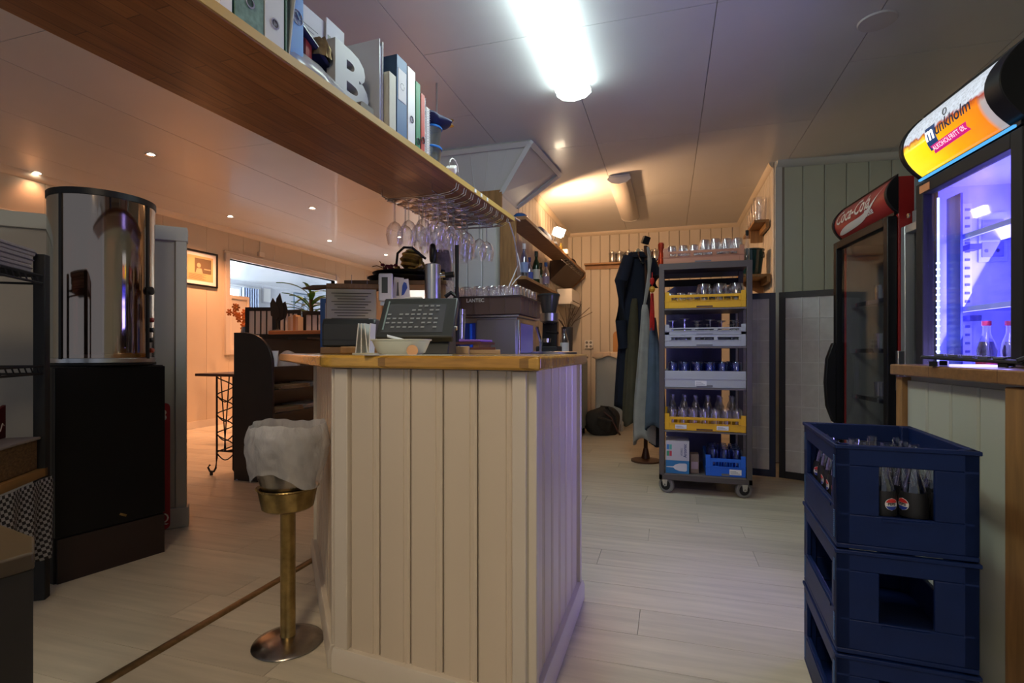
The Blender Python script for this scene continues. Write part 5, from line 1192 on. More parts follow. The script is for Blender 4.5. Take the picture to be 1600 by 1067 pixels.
B().rb((-.02,0,-.0),(.05,.003,.11),(0,.1,0)).o('card', paper, t); B().rb((.015,-.006,-.01),(.05,.003,.11),(0,-.1,0)).o('card', paper, t)
B().prism([(0,-.04),(.012,-.035),(.03,.0),(.025,.025),(.012,.03),(.004,.01)], -.010, -.008, 'xz').o('bird_print', mat('bird_blue', (.02,.08,.4), .5), t); B().prism([(-.028,-.04),(-.014,-.04),(-.017,.0),(-.018,.03),(-.024,.03),(-.025,.0)], -.003, -.002, 'xz').o('bottle_print', mat('print_dark', (.12,.12,.15)), t)
# shelf carrying the trays and the figure: raised oak ledge behind
zb = 1.355
p = at(640, 436, 2.95); zb = p.z-.02
t = T('raised_shelf', 'raised oak shelf on posts behind the menus, carrying black trays', 'shelf', (p.x, p.y, .9865), TH)
hgt = zb-.9865
B().box(-.34,.22,-.10,.16,hgt-.025,hgt).o('shelf_board', mat('dark_oak', (.14,.07,.02)), t, bev=.002)
for x in (-.33,.19):
    for y in (-.09,.13): B().box(x,x+.025,y,y+.025,0,hgt-.025).o('post', oak, t)
t = T('round_tray', 'black round serving tray on the raised shelf', 'tray', (p.x-.05, p.y+.03, zb+.001), TH)
B().lathe([(0,.0),(.15,0),(.18,.010),(.205,.022),(.207,.026),(.18,.016),(.15,.006),(0,.006)], n=40).o('tray_body', black, t)
t = T('round_tray', 'second black round tray stacked slightly to the right on the first', 'tray', (p.x-.02, p.y+.035, zb+.0275), TH)
B().lathe([(0,.0),(.15,0),(.18,.010),(.205,.022),(.207,.026),(.18,.016),(.15,.006),(0,.006)], n=40).o('tray_body', black, t)
t = T('gold_helmet', 'gold ribbed ornament with a round belly on the black trays', 'ornament', (0,0,0)); q = at(641, 408, 2.9); t.location = (q.x, q.y, zb+.0545); hz = q.z-(zb+.0545)
pr = []
for k in range(25):
    a = -PI/2+PI*k/24; rr = .062*math.cos(a)*(1+.10*math.cos(k*1.6)); pr.append((max(rr, 0), .062+.065*math.sin(a)))
pr[0] = (0, -.003); pr[-1] = (0, .127)
B().lathe(pr, n=26).o('belly', gold, t, rot=(.0,.15,.1))
B().tube([(-.075,-.02,.04),(-.062,-.03,.10),(-.02,-.035,.130),(.03,-.035,.125),(.07,-.02,.09),(.10,-.01,.065)], .007, 8).o('strap', blackmat, t)
B().lathe([(0,-.03),(.022,-.022),(.03,0),(.022,.022),(0,.03)], n=14, c=(.05,.02,.03)).o('side_lobe', gold, t); B().tube([(.02,-.05,.01),(.06,-.06,.0),(.085,-.04,.03),(.075,-.02,.06)], .010, 8).o('scroll', gold, t); B().lathe([(0,-.02),(.018,-.012),(.02,.0),(.012,.018),(0,.02)], n=12, c=(-.075,-.01,.015)).o('foot_ball', mat('aged_brass', (.4,.3,.1)), t)
fl_ = at(606, 416, 2.85)
t = T('dried_flowers', 'dark red dried flowers lying on the trays left of the gold ornament', 'flowers', (fl_.x, fl_.y, zb+.0545), TH); r = random.Random(5)
for k in range(9):
    B().lathe([(0,0),(.010,.002),(.013,.010),(.006,.016),(0,.012)], n=8, c=(r.uniform(-.03,.045), r.uniform(-.02,.02), r.uniform(.0,.022))).o('flower_head', mat('dried_red', (.16,.01,.03), .8), t)
B().tube([(-.02,0,.01),(-.06,0,.025),(-.085,0,.02)], .0025,4).o('stem', mat('stem_brown', (.1,.05,.02), .8), t); B().tube([(-.02,0,.012),(-.045,0,.05)], .0025,4).o('stem', mat('stem_brown', (.1,.05,.02)), t)
# beer tap column with black ball lens
p = at(676, 460, 2.75)
t = T('tap_column', 'stainless steel tap column with a round black badge on top', 'beer tap', (p.x, p.y, .9865), TH)
H_ = at(676, 413, 2.75).z-.9865
B().lathe([(0,0),(.055,0),(.055,.01),(.042,.012),(.042,H_-.004),(.038,H_),(0,H_)], n=28).o('column', steel, t)
B().lathe([(0,-.012),(.046,-.012),(.052,-.006),(.052,.006),(.046,.012),(0,.012)], n=28, ax='x', c=(-.0,0,H_+.058), sx=.62).o('badge', black, t, rot=(0,0,.35)); B().tube([(0,0,H_),(0,0,H_+.02)], .009).o('stub', steel, t)
B().tube([(.04,-.005,H_-.06),(.075,-.01,H_-.06)], .013,10).o('spout', chrome, t); B().tube([(.07,-.01,H_-.06),(.115,-.015,H_-.055)], .016,10).o('tap_knob', black, t)
# tap handles, twine bundle and basket
t = T('tap_handle', 'tall black tap handle right of the steel column', 'beer tap', (0,0,0)); p = at(714, 455, 2.8); t.location = (p.x, p.y, .9865); zt = at(714, 383, 2.8).z-.9865
B().tube([(0,0,0),(0,0,zt*.45),(0,0,zt*.62),(0,0,zt)], .01, 10, rs=[.012,.016,.009,.011]).o('handle_bar', black, t); B().tube([(0,0,zt*.52),(-.03,-.01,zt*.56),(-.06,-.02,zt*.52)], .012).o('nozzle', black, t); B().lathe([(0,0),(.04,0),(.04,.01),(0,.01)], n=18).o('base', chrome, t)
p = at(692, 460, 2.95)
t = T('woven_basket', 'small pale woven basket of bottle stoppers beside the tap', 'basket', (p.x, p.y, .9865), TH); zt = at(692, 440, 2.95).z-.9865
B().lathe([(0,0),(.05,0),(.06,zt-.06),(.065,zt),(.058,zt),(.05,zt-.07),(0,zt-.10)], n=24).o('basket_body', mat('pale_wicker', (.42,.34,.22), .8, var=.35, vs_=70, bump=.4, bs=120), t)
r = random.Random(11)
for k in range(7):
    x, y = r.uniform(-.035,.035), r.uniform(-.03,.03); B().lathe([(0,-.03),(.012,-.03),(.014,.0),(.019,.02),(.015,.04),(0,.045)], n=10, c=(x,y,zt+r.uniform(-.01,.03))).o('stopper', (blackmat, gold, mat('cork', (.3,.17,.08), .8))[k%3], t)
p = at(690, 425, 3.05)
t = T('ceramic_tall_vase', 'tall brown grey vase behind the steel column', 'vase', (p.x, p.y, .9865)); zt = at(690, 392, 3.05).z-.9865
B().lathe([(0,0),(.06,0),(.05,zt*.3),(.062,zt*.7),(.058,zt*.9),(.045,zt),(.038,zt),(.05,zt*.85),(0,zt*.4)], n=22).o('vase_body', mat('grey_brown_glaze', (.18,.15,.12), .3, var=.4, vs_=25), t)
t = T('wood_block', 'pale wooden block behind the till at its right side', 'block', onW(712, 2.15), TH); B().box(-.055,.055,-.03,.03,0,.032).o('block', pale, t, bev=.002)
t = T('wood_block', 'second flat pale wooden block with a dark red top, right of the other', 'block', onW(760, 2.25), TH); B().box(-.07,.06,-.03,.03,0,.018).o('block', pale, t, bev=.002); B().box(-.07,.04,-.03,.03,.0182,.028).o('block_top', mat('dark_red_wood', (.12,.04,.03)), t)
# ================================================================ CHAMPAGNE STAND
cs = fl(450, 1004)
t = T('bucket_stand', 'tarnished brass pedestal stand with a round foot and a ring cup', 'stand', (cs.x, cs.y, 0), TH)
silv = mat('tarnished_silver', (.38,.34,.30), .25, 1, var=.3, vs_=20)
B().lathe([(0,.0),(.112,0),(.116,.004),(.113,.008),(.08,.020),(.035,.028),(.0,.030)], n=44).o('foot', silv, t)
B().lathe([(.027,.026),(.0245,.032),(.0245,.455),(.03,.462)], n=24).o('pole', brass, t)
B().lathe([(0,.458),(.075,.462),(.083,.468),(.095,.53),(.100,.534),(.097,.538),(.091,.534),(.078,.472),(0,.466)], n=40).o('ring_cup', brass, t)
b = B()
for k in range(60):
    a = 2*PI*k/60; b.lathe([(0,-.0025),(.0025,0),(0,.0025)], n=4, c=(.0995*math.cos(a), .0995*math.sin(a), .5365))
b.o('beading', brass, t, kind='stuff')
t = T('wine_bucket', 'round metal bucket sitting in the ring cup of the brass stand', 'bucket', (cs.x, cs.y, 0), TH)
B().lathe([(0,.4725),(.065,.474),(.072,.49),(.088,.55),(.103,.60),(.112,.715),(.109,.715),(.098,.60),(.06,.49),(0,.488)], n=36).o('bucket_body', silv, t)
bgm = milky('white_bin_liner', (.88,.86,.85), .50, .25, .4)
r = random.Random(4)
def liner(a, c):
    an = 2*PI*a; z = .752-.155*c; f = 1+.022*math.sin(4*an+1+c*2)+.014*math.sin(9*an+c*7)+.012*math.sin(17*an-c*11)+.010*math.sin(29*an+c*17)+.012*math.sin(c*22+3*math.sin(3*an))
    drop = (.05*max(0, math.cos(an+.55))**4+.03*max(0, math.cos(an-PI-.3))**6)*c
    return Vector(((.118+.016*math.sin(PI*min(c*1.1,1)))*f*math.cos(an), (.118+.016*math.sin(PI*min(c*1.1,1)))*f*math.sin(an), z-drop+.007*math.sin(3*an)+.002*math.sin(13*an+3*c)))
lb = T('bin_liner', 'thin white plastic bag pulled over the bucket on the brass stand', 'bag', (cs.x, cs.y, 0), TH)
B().grid(liner, 90, 18, True).o('bag_skirt', bgm, lb)
def inner_(a, c):
    an = 2*PI*a; r_ = .118-.020*c; f = 1+(.022*math.sin(4*an+1)+.014*math.sin(9*an)+.012*math.sin(17*an)+.010*math.sin(29*an)+.012*math.sin(3*math.sin(3*an)))*(1-c*.6)+.012*math.sin(17*an+c*8)*c
    return Vector((r_*f*math.cos(an), r_*f*math.sin(an), .752-.12*c+(.007*math.sin(3*an)+.002*math.sin(13*an))*(1-c)))
B().grid(inner_, 72, 10, True).o('bag_inside', bgm, lb)
# ================================================================ ROTISSERIE CASE (left)
rp = fl(85, 915); rq = fl(257, 862); ang = math.atan2(rq.y-rp.y, rq.x-rp.x)   # front faces right and towards us
LN = (rq-rp).length
t = T('base_cabinet', 'black cabinet with a dark kick plate under the curved glass case', 'cabinet', (rp.x, rp.y, 0), ang)
B().prism([(0,.012),(LN,.012),(LN,.15),(.30,.40),(.13,.40),(-.012,.10)], 0, .93).o('cabinet_body', black, t, bev=.003)
B().box(.0, LN-.0, -.006, .012, .20, .925).o('door', mat('gloss_black', (.006,.006,.007), .35, spec=.2), t, bev=.003)
B().box(.01, LN, -.0, .012, .0, .19).o('kick_plate', mat('dark_red_brown', (.02,.010,.010), .4), t)
B().rb((LN*.58,-.0075,.235),(.03,.003,.010),(0,.5,0)).o('emblem', brass, t)
t = T('rotisserie_case', 'tall curved smoked glass warming case with a button strip, on the black cabinet', 'warming case', (rp.x, rp.y, .932), ang)
R0 = .208; CC = (.25, .185); Hc = .80
def arcp(a, R=R0): a = math.radians(a); return (CC[0]+R*math.cos(a), CC[1]+R*math.sin(a))
smoke = bpy.data.materials.new('smoked_mirror_glass'); smoke.use_nodes = True
N = smoke.node_tree.nodes; L = smoke.node_tree.links; N.remove(N['Principled BSDF'])
tr1 = N.new('ShaderNodeBsdfTransparent'); tr1.inputs[0].default_value = (.60,.45,.38,1); gl1 = N.new('ShaderNodeBsdfGlossy'); gl1.inputs[0].default_value = (.80,.66,.55,1); gl1.inputs['Roughness'].default_value = .06
mxx = N.new('ShaderNodeMixShader'); mxx.inputs[0].default_value = .5; L.new(tr1.outputs[0], mxx.inputs[1]); L.new(gl1.outputs[0], mxx.inputs[2]); L.new(mxx.outputs[0], N['Material Output'].inputs[0])
def plate(z0, z1, R, nm, m): return B().lathe([(0,z0),(R,z0),(R,z1),(0,z1)], n=48, c=(CC[0],CC[1],0)).o(nm, m, t, bev=.002)
plate(0, .012, R0+.004, 'case_floor', black); plate(.012, .035, R0+.001, 'floor_rim', steel); plate(Hc-.03, Hc, R0+.004, 'case_top', black)
def sweep(a0, a1, R, nm, m, n=24): return B().grid(lambda a, c: Vector((*arcp(a0+(a1-a0)*a, R), .035+(Hc-.065)*c)), n, 1).o(nm, m, t)
sweep(203, 302, R0, 'curved_glass', smoke)
sm3 = mat('mirror_strip', (.50,.52,.50), .12, 1)
sweep(150, 202, R0, 'control_strip', sm3, 10); sweep(303, 345, R0, 'control_strip', sm3, 10)
sweep(-14, 149, R0-.004, 'rear_shell', mat('copper_back', (.45,.22,.12), .22, 1), 24)
for q in (202.5, 302.5): x, y = arcp(q, R0+.001); B().box(-.005,.005,-.006,.006,.03,Hc-.03).o('glass_frame', black, t, loc=(x, y, 0), rz=math.radians(q))
B().tube([(CC[0],CC[1],.06),(CC[0],CC[1],Hc-.03)], .012, 12).o('rotating_spindle', chrome, t); B().lathe([(0,.036),(.15,.036),(.15,.05),(0,.05)], n=30, c=(CC[0],CC[1],0)).o('turntable', steel, t)
for k, (dx, dy, h) in enumerate(((-.11,.02,.40),(.10,.06,.62),(.02,-.11,.30))): B().lathe([(0,.051),(.03,.051),(.03,h),(0,h)], n=14, c=(CC[0]+dx,CC[1]+dy,0)).o('heater_tube', (mat('copper_back', (.3,.15,.08)), chrome, chrome)[k], t)
for k, (z, c) in enumerate(((.22,(.30,.03,.02)),(.17,(.02,.02,.02)),(.12,(.03,.02,.02)),(.07,(.45,.05,.01)))):
    B().lathe([(.012,0),(.012,.006),(.009,.009),(0,.009)], n=14, ax='x').o('control_knob', mat('knob%d'%k, c, .35), t, loc=(*arcp(312, R0+.001), z), rz=math.radians(312))
B().lathe([(.02,0),(.02,.012),(0,.016)], n=18, ax='x').o('door_knob', black, t, loc=(*arcp(304, R0+.006), .36), rz=math.radians(304))
# red board and partition
pa = math.atan2(-1.13, -1.09)
t = T('partition_panel', 'chest high grey panelled partition behind the rack and the glass case', 'partition', (-2.66, 2.33, 0), pa)
pgm = mat('partition_grey', (.36,.33,.28), .5, var=.04); ptm = mat('partition_trim', (.44,.43,.38), .5)
B().box(0,1.60,-.03,.028,0,1.69).o('core', pgm, t, flat=True)
for k in range(3): B().box(.055+k*.53,.545+k*.53,.028,.034,.12,1.61).o('panel', pgm, t, bev=.002)
for k in range(4): B().box(k*.53,.05+k*.53 if k < 3 else 1.60,.028,.042,.11,1.62).o('frame_stile', ptm, t)
B().box(-.006,1.60,-.036,.048,1.62,1.70).o('top_rail', ptm, t, bev=.004); B().box(-.012,1.60,-.04,.052,.0,.11).o('skirting', ptm, t, bev=.003)
c_, s_ = math.cos(pa), math.sin(pa)
t = T('red_sign_board', 'red board with white curled lettering leaning on the grey partition', 'sign', (-2.66+.235*c_-.062*s_, 2.33+.235*s_+.062*c_, .01), pa+PI/2)
B().prism(rounded([(0,0),(.16,0),(.16,.70),(0,.70)], .03), 0, .012, 'yz').o('board', mat('sign_red', (.30,.005,.012), .45), t)
sw_ = mat('sign_cream', (.7,.65,.6), .5)
put_text('lettering', '8', .09, sw_, t, lambda x, y, z: (.0135, .125+x, .63+y)); put_text('lettering', 'Q', .08, sw_, t, lambda x, y, z: (.0135, .125+x, .06+y))
# ================================================================ WIRE RACK AT THE LEFT EDGE
RK = math.radians(124.5)
kx = at(65, 500, 2.10)
t = T('wire_rack', 'black wire shelf rack at the left edge holding folded towels', 'rack', (kx.x, kx.y, 0), RK)
zt = at(65, 398, 2.10).z
B().box(-.02,.02,-.02,.02,0,zt).o('post', blackmat, t, bev=.003); B().box(-.50,-.46,-.02,.02,0,zt).o('post', blackmat, t, bev=.003); B().box(-.02,.02,.33,.37,0,zt).o('post', blackmat, t, bev=.003)
for v in (432, 572):
    z = at(40, v, 2.10).z
    for dz in (0, -.03): B().tube([(-.48,-.01,z+dz),(0,-.01,z+dz)], .005).o('shelf_wire', blackmat, t); B().tube([(0,-.01,z+dz),(0,.35,z+dz)], .005).o('shelf_wire', blackmat, t)
    b = B()
    for k in range(12): b.tube([(-.46+k*.04,-.01,z),(-.46+k*.04,.35,z)], .003, 4); b.tube([(-.46+k*.04,-.01,z),(-.44+k*.04,-.01,z-.03)], .003, 4)
    b.o('wire_deck', blackmat, t, kind='stuff')
wz = at(40, 735, 2.10).z
B().box(-.50,-.0,-.02,.36,wz-.02,wz+.012).o('wood_shelf', mat('yellow_oak', (.34,.19,.06), .5), t)
twl = mat('grey_towel', (.28,.25,.24), .9, bump=.3, bs=80)
z0 = at(40, 432, 2.10).z+.006
for k, (L_t, h, lb) in enumerate(((.40,.030,'folded grey towel lying lowest on the wire rack'),(.41,.034,'folded grey towel in the middle of the pile'),(.43,.028,'folded grey towel on top of the pile at the left edge'))):
    tt = T('folded_towel', lb, 'towel', (kx.x, kx.y, z0), RK, 'towels on the wire rack')
    B().prism(rounded([(-.47,.0),(-.47+L_t,.0),(-.47+L_t,h),(-.47,h)], .012), .0, .32, 'xz').o('towel_body', twl, tt, bev=.004)
    B().prism(rounded([(-.46,h*.45),(-.47+L_t+.003,h*.45),(-.47+L_t+.003,h*.6),(-.46,h*.6)], .001), -.002, .3, 'xz').o('towel_fold', mat('towel_dark', (.08,.07,.08), .9), tt)
    z0 += h+.001
tt = T('wicker_basket', 'brown wicker basket on the wooden shelf of the wire rack', 'basket', (kx.x, kx.y, wz+.013), RK)
wk = mat('wicker_brown', (.17,.10,.04), .8, var=.5, vs_=60, bump=.6, bs=90, stretch=(1,1,2.5))
B().box(-.46,-.03,.0,.012,0,.115).box(-.46,-.03,.29,.302,0,.115).box(-.46,-.448,.012,.29,0,.115).box(-.042,-.03,.012,.29,0,.115).box(-.45,-.04,.01,.29,0,.01).o('basket_body', wk, tt, bev=.004)
B().box(-.47,-.025,-.01,.31,.117,.128).o('folded_cloth', twl, tt, bev=.004)
tt = T('heart_sign', 'dark red curved sign with white scrollwork standing on the basket', 'sign', (kx.x, kx.y, wz+.142), RK)
B().prism([(-.20,.0),(-.03,.0),(-.03,.13),(-.06,.12),(-.09,.085),(-.17,.07),(-.21,.045)], .10, .112, 'xz').o('sign_board', mat('deep_red', (.09,.003,.006), .5), tt, bev=.002)
b = B().tube([(-.12+.03*math.cos(a)*(1-a/12), .096, .035+.025*math.sin(a)*(1-a/12)) for a in [i*.5 for i in range(18)]], .002, 4); b.o('scroll', mat('sign_cream', (.7,.65,.6)), tt); B().tube([(-.075,.096,.03),(-.06,.096,.06),(-.05,.096,.05)], .002, 4).o('scroll', mat('sign_cream', (.7,.65,.6)), tt)
tt = T('gingham_curtain', 'black and white gingham cloth hanging from the wooden shelf', 'curtain', (kx.x, kx.y, wz-.021), RK)
def ging(a, c): return Vector((-.49+a*.485+.012*c, -.035+.012*math.sin(a*24+c*2)*(.3+c), -.30*c-.02*math.sin(a*9)*c))
bb = B(); bb.grid(ging, 48, 14)
uvl = bb.bm.loops.layers.uv.new('UVMap')
for f_ in bb.bm.faces:
    for lo__ in f_.loops: co = lo__.vert.co; lo__[uvl].uv = (co.x*1.0+co.z*.15, co.z)
bb.o('cloth', checks('gingham', (.32,.32,.34), (.015,.015,.02), 78), tt, solid=.002)
# near table corner
zc_ = .75
P4 = [az(56, 850, zc_), az(40, 827, zc_), az(-160, 770, zc_), az(-260, 990, zc_), az(50, 862, zc_)]
P4 = [az(54, 838, zc_), az(0, 818, zc_), az(-200, 760, zc_), az(-300, 960, zc_), az(54, 862, zc_)]
o = T('side_table', 'dark wooden side table with a brown top in the near left corner', 'table', (0,0,0))
B().prism([(p.x, p.y) for p in P4], zc_-.022, zc_).o('table_top', mat('worn_brown_top', (.055,.034,.012), .55, var=.2, vs_=10), o, bev=.003)
cxx = sum(p.x for p in P4)/5; cyy = sum(p.y for p in P4)/5
B().prism([(cxx+(p.x-cxx)*.985, cyy+(p.y-cyy)*.985) for p in P4], 0, zc_-.0225).o('table_body', bwood, o, flat=True)
# ================================================================ DINING ROOM
DX, DY = -3.22, 3.23
t = T('host_desk', 'black brown desk with a rounded end panel and open paper shelves', 'desk', (DX, DY, 0))
ep = [(0,0),(.36,0),(.36,.90)]+[(.36-.26*(1-math.cos(PI/2*k/8)), .90+.24*math.sin(PI/2*k/8)) for k in range(1,9)]+[(0,1.14)]
B().prism(ep, 0, .025, 'xz').o('end_panel', bwood, t, bev=.003)
B().box(0,.02,.025,1.9,0,1.10).o('back_panel', bwood, t)
for z in (.02,.30,.50,.68,.86): B().box(.02,.34,.025,1.9,z,z+.018).o('shelf', bwood, t)
B().box(0,.36,1.9,1.92,0,1.10).o('end_panel', bwood, t); B().box(0,.20,.6,1.9,1.102,1.12).o('desk_top', bwood, t)
for k, (y, z, w, dpt, m) in enumerate(((.10,.519,.30,.26,'brown'),(.45,.519,.34,.24,'paper'),(.12,.699,.34,.28,'brown'),(.55,.699,.3,.24,'paper'),(.3,.319,.4,.25,'brown'))):
    q = T('paper_pile', ('brown envelopes in the middle shelf of the host desk','white papers in the middle shelf of the host desk','brown folders in the upper shelf of the host desk','white sheets in the upper shelf of the host desk','brown papers in the low shelf of the host desk')[k], 'papers', (DX+.06, DY+y, z))
    for j in range(3): B().rb((dpt/2,w/2,.006+j*.011),(dpt,w,.009),(0,0,.08*(j-1))).o('sheets', mat('brown_paper', (.30,.17,.08), .7) if m == 'brown' else paper, q)
q = T('paper_cup', 'white paper cup on the top shelf of the host desk', 'cup', (DX+.28, DY+.10, .8785)); B().lathe([(0,0),(.03,0),(.04,.12),(.042,.122),(.038,.12),(.028,.005)], n=16).o('cup_body', white, q)
o = crumple('plastic_bag', bagm, 0, .22, .08, .12, 'crumpled clear bag beside the white paper cup in the host desk', 'bag', (DX+.25, DY+.30, .879), 0, 12)
o = crumple('plastic_bag', bagm, 0, .16, .06, .06, 'crumpled clear bag on the floor beside the iron table leg', 'bag', (fl(385,746).x, fl(385,746).y-.02, 0), 0, 13)
t = T('dark_cupboard', 'black cupboard with a wooden top behind the host desk', 'cupboard', (-4.36, 4.75, 0))
zt = at(445, 527, 5.6).z
B().box(0,1.10,0,.33,0,zt-.02).o('cupboard_body', bwood, t, flat=True); B().box(.12,1.05,-.02,.34,zt+.035,zt+.075).o('wood_top', mat('orange_brown_wood', (.34,.13,.05), .4), t, bev=.003); B().box(.0,1.11,-.02,.34,zt-.02,zt+.034).o('black_top', black, t)
B().box(.40,.66,-.012,0,zt-.16,zt-.03).o('niche_frame', steel, t); 
o = crumple('white_cloth', paper, 0, .04, .10, .08, 'crumpled white cloth in the niche under the wooden top', 'cloth', (-3.83, 4.70, zt-.15), 0, 14)
zt2 = zt+.076
t = T('black_lamp', 'black leaf shaped standing ornament on the wooden top', 'ornament', (at(434,520,5.9).x, at(434,520,5.9).y, zt2)); t.scale = (.62,.62,.62)
B().lathe([(0,0),(.13,0),(.13,.012),(.03,.03),(.012,.06),(.01,.2),(.02,.24),(0,.24)], n=24).o('stand', black, t)
for k, (xx, lean, hh) in enumerate(((-.06,-.25,.42),(.03,.0,.50),(.09,.22,.36))):
    B().prism([(0,0),(.10,.06),(.12,.2),(.03,hh),(-.05,hh*.8),(-.09,.12)], -.01+.012*k, .0+.012*k, 'xz').o('leaf', blackmat, t, loc=(xx*.5,-.0,.20), rot=(0,lean,0))
# shoji style low screens
def shoji(label, u0, u1, vtop, vbot, d, cols=4):
    p0 = at(u0, vbot, d); p1 = at(u1, vbot, d); L = (p1-p0).length; H = p0.z*0+at(u0, vtop, d).z
    t = T('low_screen', label, 'screen', (p0.x, p0.y, 0), TH); f = .045
    B().box(0,f,0,.03,0,H).o('stile', black, t); B().box(L-f,L,0,.03,0,H).o('stile', black, t); B().box(f,L-f,0,.03,H-f,H).o('rail', black, t); B().box(f,L-f,0,.03,.0,.06).o('rail', black, t)
    B().box(f,L-f,.012,.016,.06,H-f).o('screen_paper', mat('screen_paper', (.55,.55,.60), .8), t)
    for k in range(1,cols): x = f+(L-2*f)*k/cols; B().box(x-.007,x+.007,.004,.014,.06,H-f).o('muntin', black, t)
    for k in range(1,5): z = .06+(H-f-.06)*k/5; B().box(f,L-f,.004,.013,z-.004,z+.004).o('muntin', black, t)
    return t
shoji('leftmost low black latticed screen in front of the wall opening', 383, 431, 480, 523, 6.3)
shoji('middle low black latticed screen behind the leaf ornament', 432, 470, 484, 523, 6.35)
shoji('rightmost low black latticed screen below the green plant', 472, 520, 486, 523, 6.3)
# books between screens
bx0 = at(450, 505, 6.13)
for k in range(4):
    q = T('standing_book', 'pale spined book in the short row behind the leaf ornament', 'book', (bx0.x+k*.035, bx0.y, zt2-.04), TH, 'books behind the leaf ornament'); B().box(0,.03,0,.15,0,.22+.01*(k%3)).o('cover', mat('book%d'%(k%3), ((.5,.42,.3),(.55,.55,.55),(.4,.25,.12))[k%3], .7), q); B().box(.003,.027,.003,.145,.222+.01*(k%3),.224+.01*(k%3)).o('pages', paper, q)
bxs = T('book_shelf', 'narrow plank on posts carrying the short row of books', 'shelf', (bx0.x, bx0.y, 0), TH); B().box(-.03,.18,-.01,.17,zt2-.07,zt2-.0405).o('plank', bwood, bxs); B().box(-.03,0,0,.15,0,zt2-.0705).o('post', bwood, bxs); B().box(.15,.18,0,.15,0,zt2-.0705).o('post', bwood, bxs)
# plants
pp = at(486, 505, 6.7)
t = T('leafy_plant', 'green dracaena like plant with long leaves behind the low screens', 'plant', (pp.x, pp.y, 0)); r = random.Random(8)
B().lathe([(0,0),(.16,0),(.18,.35),(.16,.35),(0,.30)], n=20).o('pot', mat('terracotta', (.3,.13,.06), .7), t); B().tube([(0,0,.3),(.02,0,1.0),(0,0,1.72)], .025, 8).o('trunk', mat('stem_brown', (.1,.05,.02)), t)
gleaf = mat('leaf_green', (.05,.16,.03), .45, var=.3, vs_=12)
for k in range(34):
    a = r.uniform(0, 2*PI); L_ = r.uniform(.25,.48); up_ = r.uniform(.15,1.2); z0 = r.uniform(1.30,1.72); wv = r.uniform(.025,.04)
    def leaf(s, c):
        rr = L_*s*math.cos(up_*(1-.5*s)); z = z0+L_*(math.sin(up_)*s-.45*s*s); w_ = wv*math.sin(PI*min(1,s*.92+.06))*(c-.5)*2
        return Vector((rr*math.cos(a)-w_*math.sin(a), rr*math.sin(a)+w_*math.cos(a), z+abs(c-.5)*.02))
    B().grid(leaf, 6, 2).o('leaf', gleaf, t)
pf = at(386, 495, 6.6)
t = T('orange_flowers', 'vase of orange flowers left of the latticed screens', 'flowers', (pf.x, pf.y, 0)); 
B().lathe([(0,0),(.10,0),(.11,.03),(.02,.06),(.02,1.0),(.06,1.02),(.09,1.15),(.06,1.3),(.05,1.3),(0,1.1)], n=18).o('vase_on_pedestal', mat('blue_ceramic', (.04,.08,.16), .3), t)
of_ = mat('petal_orange', (.55,.17,.03), .6, var=.3, vs_=20)
for k in range(26):
    x, y, z = r.gauss(0,.11), r.gauss(0,.07), 1.42+r.gauss(0,.07)
    b = B()
    for j in range(6): a = j*PI/3; b.rb((x+.028*math.cos(a), y-.01, z+.028*math.sin(a)), (.034,.006,.022), (0,-a,.2))
    b.lathe([(0,-.01),(.012,0),(0,.01)], n=6, c=(x,y-.012,z)); b.o('flower_head', of_, t)
# sewing machine table
sx0 = fl(328, 742)
t = T('iron_table', 'small table on a scrolled cast iron sewing machine frame', 'table', (sx0.x, sx0.y, 0), .0)
zt3 = at(336, 587, 4.25).z
iron = mat('cast_iron', (.015,.012,.011), .5)
B().box(-.10,.305,-.05,.75,zt3,zt3+.022).o('table_top', mat('red_brown_top', (.12,.045,.03), .4), t, bev=.003)
for yy in (0,.62):
    g = B(); nm = 'iron_leg'
    xl, xr = .07, .235; 
    for x in (xl, xr): g.tube([(x,yy,zt3),(x,yy,.14),(x+(.0 if x == xr else -.01),yy,.06),(x+(.03 if x == xr else -.03),yy,.03),(x+(.05 if x == xr else -.07),yy,.03),(x+(.065 if x == xr else -.09),yy,.06),(x+(.05 if x == xr else -.07),yy,.08)], .008, 6)
    n_ = 4; H0 = .18; st = (zt3-H0)/n_
    for k in range(n_):
        z = H0+k*st
        g.tube([(xl+(xr-xl)*.5*(1-math.cos(PI*s/8)), yy, z+st*s/8*.5) for s in range(9)], .005, 5); g.tube([(xr-(xr-xl)*.5*(1-math.cos(PI*s/8)), yy, z+st*s/8*.5+st*.5) for s in range(9)], .005, 5)
        g.tube([(xl+(xr-xl)*s/6, yy, z-.05*math.sin(PI*s/6)) for s in range(7)], .005, 5)
    g.tube([(xl+.04,yy,zt3),(xl+.09,yy,.2)], .005, 5); g.tube([(xr-.04,yy,zt3),(xr-.09,yy,.2)], .005, 5); g.tube([(xl,yy,.2),(xr,yy,.2)], .007, 5)
    g.lathe([(0,.0),(.012,0),(.012,.03),(0,.03)], n=8, c=(xl-.055,yy,.0)).lathe([(0,.0),(.012,0),(.012,.03),(0,.03)], n=8, c=(xr+.035,yy,.0))
    g.o(nm, iron, t)
B().tube([(.17,0,.2),(.17,.62,.2)], .008).o('stretcher', iron, t)
B().box(.10,.28,.35,.37,.42,.50).o('drawer_front', mat('pale_drawer', (.5,.45,.42), .6), t)
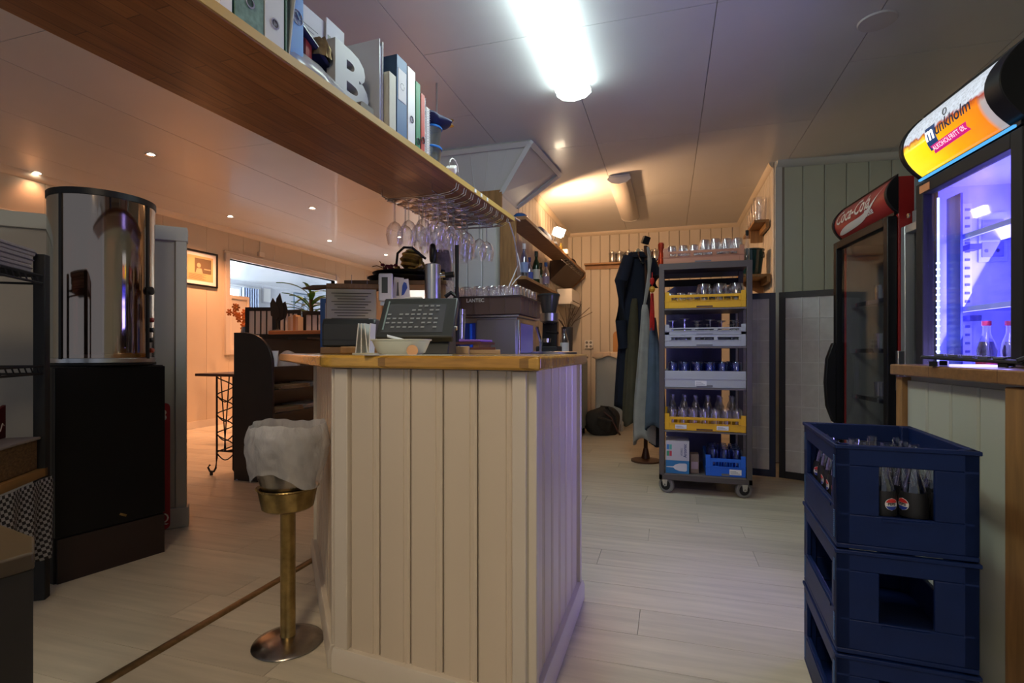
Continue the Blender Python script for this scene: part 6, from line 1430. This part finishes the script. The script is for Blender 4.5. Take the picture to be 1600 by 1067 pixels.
# framed poster
y0, y1, z0, z1 = 5.05, 5.58, 1.84, 2.30
t = T('framed_poster', 'framed black and gold poster with a portrait on the left wall', 'picture', (XL+.001, y0, z0)); W_, H_ = y1-y0, z1-z0; f = .022
B().box(0,.025,0,W_,0,f).box(0,.025,0,W_,H_-f,H_).box(0,.025,0,f,f,H_-f).box(0,.025,W_-f,W_,f,H_-f).o('frame', black, t, bev=.002)
B().box(.002,.010,f,W_-f,f,H_-f).o('mount', paper, t); B().box(.010,.012,.07,W_-.07,.07,H_-.07).o('print', mat('yellow_print', (.55,.42,.20), .6), t)
B().box(.012,.013,.18,W_-.10,.17,H_-.10).o('photo_block', mat('print_brown', (.16,.11,.06), .6), t)
B().lathe([(0,0),(.03,0),(.03,.001)], n=16, ax='x', c=(.0135,.24,.27)).o('portrait_face', mat('print_skin', (.5,.38,.22), .6), t); B().prism([(.19,.17),(.30,.17),(.28,.23),(.21,.23)], .0135, .0145, 'yz').o('portrait_shoulders', mat('print_skin', (.5,.38,.22)), t)
b = B()
for k in range(7): b.box(.012,.0128,.09,.35-.03*(k%3),.085+k*.011,.089+k*.011)
b.o('print_lines', mat('print_brown', (.16,.11,.06)), t, kind='stuff'); B().box(.0135,.0145,.32,.42,.22,.235).o('print_title', mat('print_skin', (.5,.38,.22)), t)
# far room: curtain, picture, wall plate
t = T('curtain', 'pale blue gathered curtain beside the bright window of the far room', 'curtain', (-9.70, 9.98, 1.15))
B().grid(lambda a, c: Vector((.05*math.sin(a*44), .52*a, 1.36*c)), 70, 3).o('cloth', mat('curtain_blue', (.30,.36,.50), .8), t); B().tube([(0,-1.2,1.38),(0,.6,1.38)], .012).o('curtain_rod', white, t)
t = T('line_picture', 'framed pale line drawing on the far room wall', 'picture', (-9.79, 11.85, 2.02)); t.scale = (1,.72,.60); B().box(0,.02,0,1.0,0,.95).o('frame', mat('blue_grey_frame', (.14,.20,.26), .5), t); B().box(.02,.024,.05,.95,.05,.90).o('print', mat('pale_print', (.5,.55,.62), .6), t)
r = random.Random(2)
for k in range(6): a0 = r.uniform(.25,.7); B().tube([(.026,a0,.1),(.026,a0+r.uniform(-.2,.2),.45),(.026,r.uniform(.1,.9),.85)], .008, 4).o('drawn_line', mat('blue_grey_frame', (.14,.20,.26)), t)
t = T('small_picture', 'small pale picture between curtain and line drawing in the far room', 'picture', (-9.79, 10.70, 2.20)); B().box(0,.02,0,.32,0,.42).o('frame', mat('pale_frame', (.5,.5,.55), .6), t); B().box(.02,.023,.04,.28,.04,.38).o('print', paper, t)
# navy framed notice panel right of the plant
p = at(540, 548, 4.1)
t = T('notice_frame', 'blue framed panel with a pale centre behind the printer', 'screen', (p.x, p.y, 0), TH); zt = at(540, 466, 4.1).z
nb = mat('frame_blue', (.03,.08,.22), .5)
B().box(-.20,-.165,0,.03,0,zt).box(.165,.20,0,.03,0,zt).box(-.165,.165,0,.03,zt-.035,zt).box(-.165,.165,0,.03,0,.08).o('frame', nb, t); B().box(-.165,.165,.01,.02,.08,zt-.035).o('panel', mat('pinkish_panel', (.5,.40,.38), .6), t)
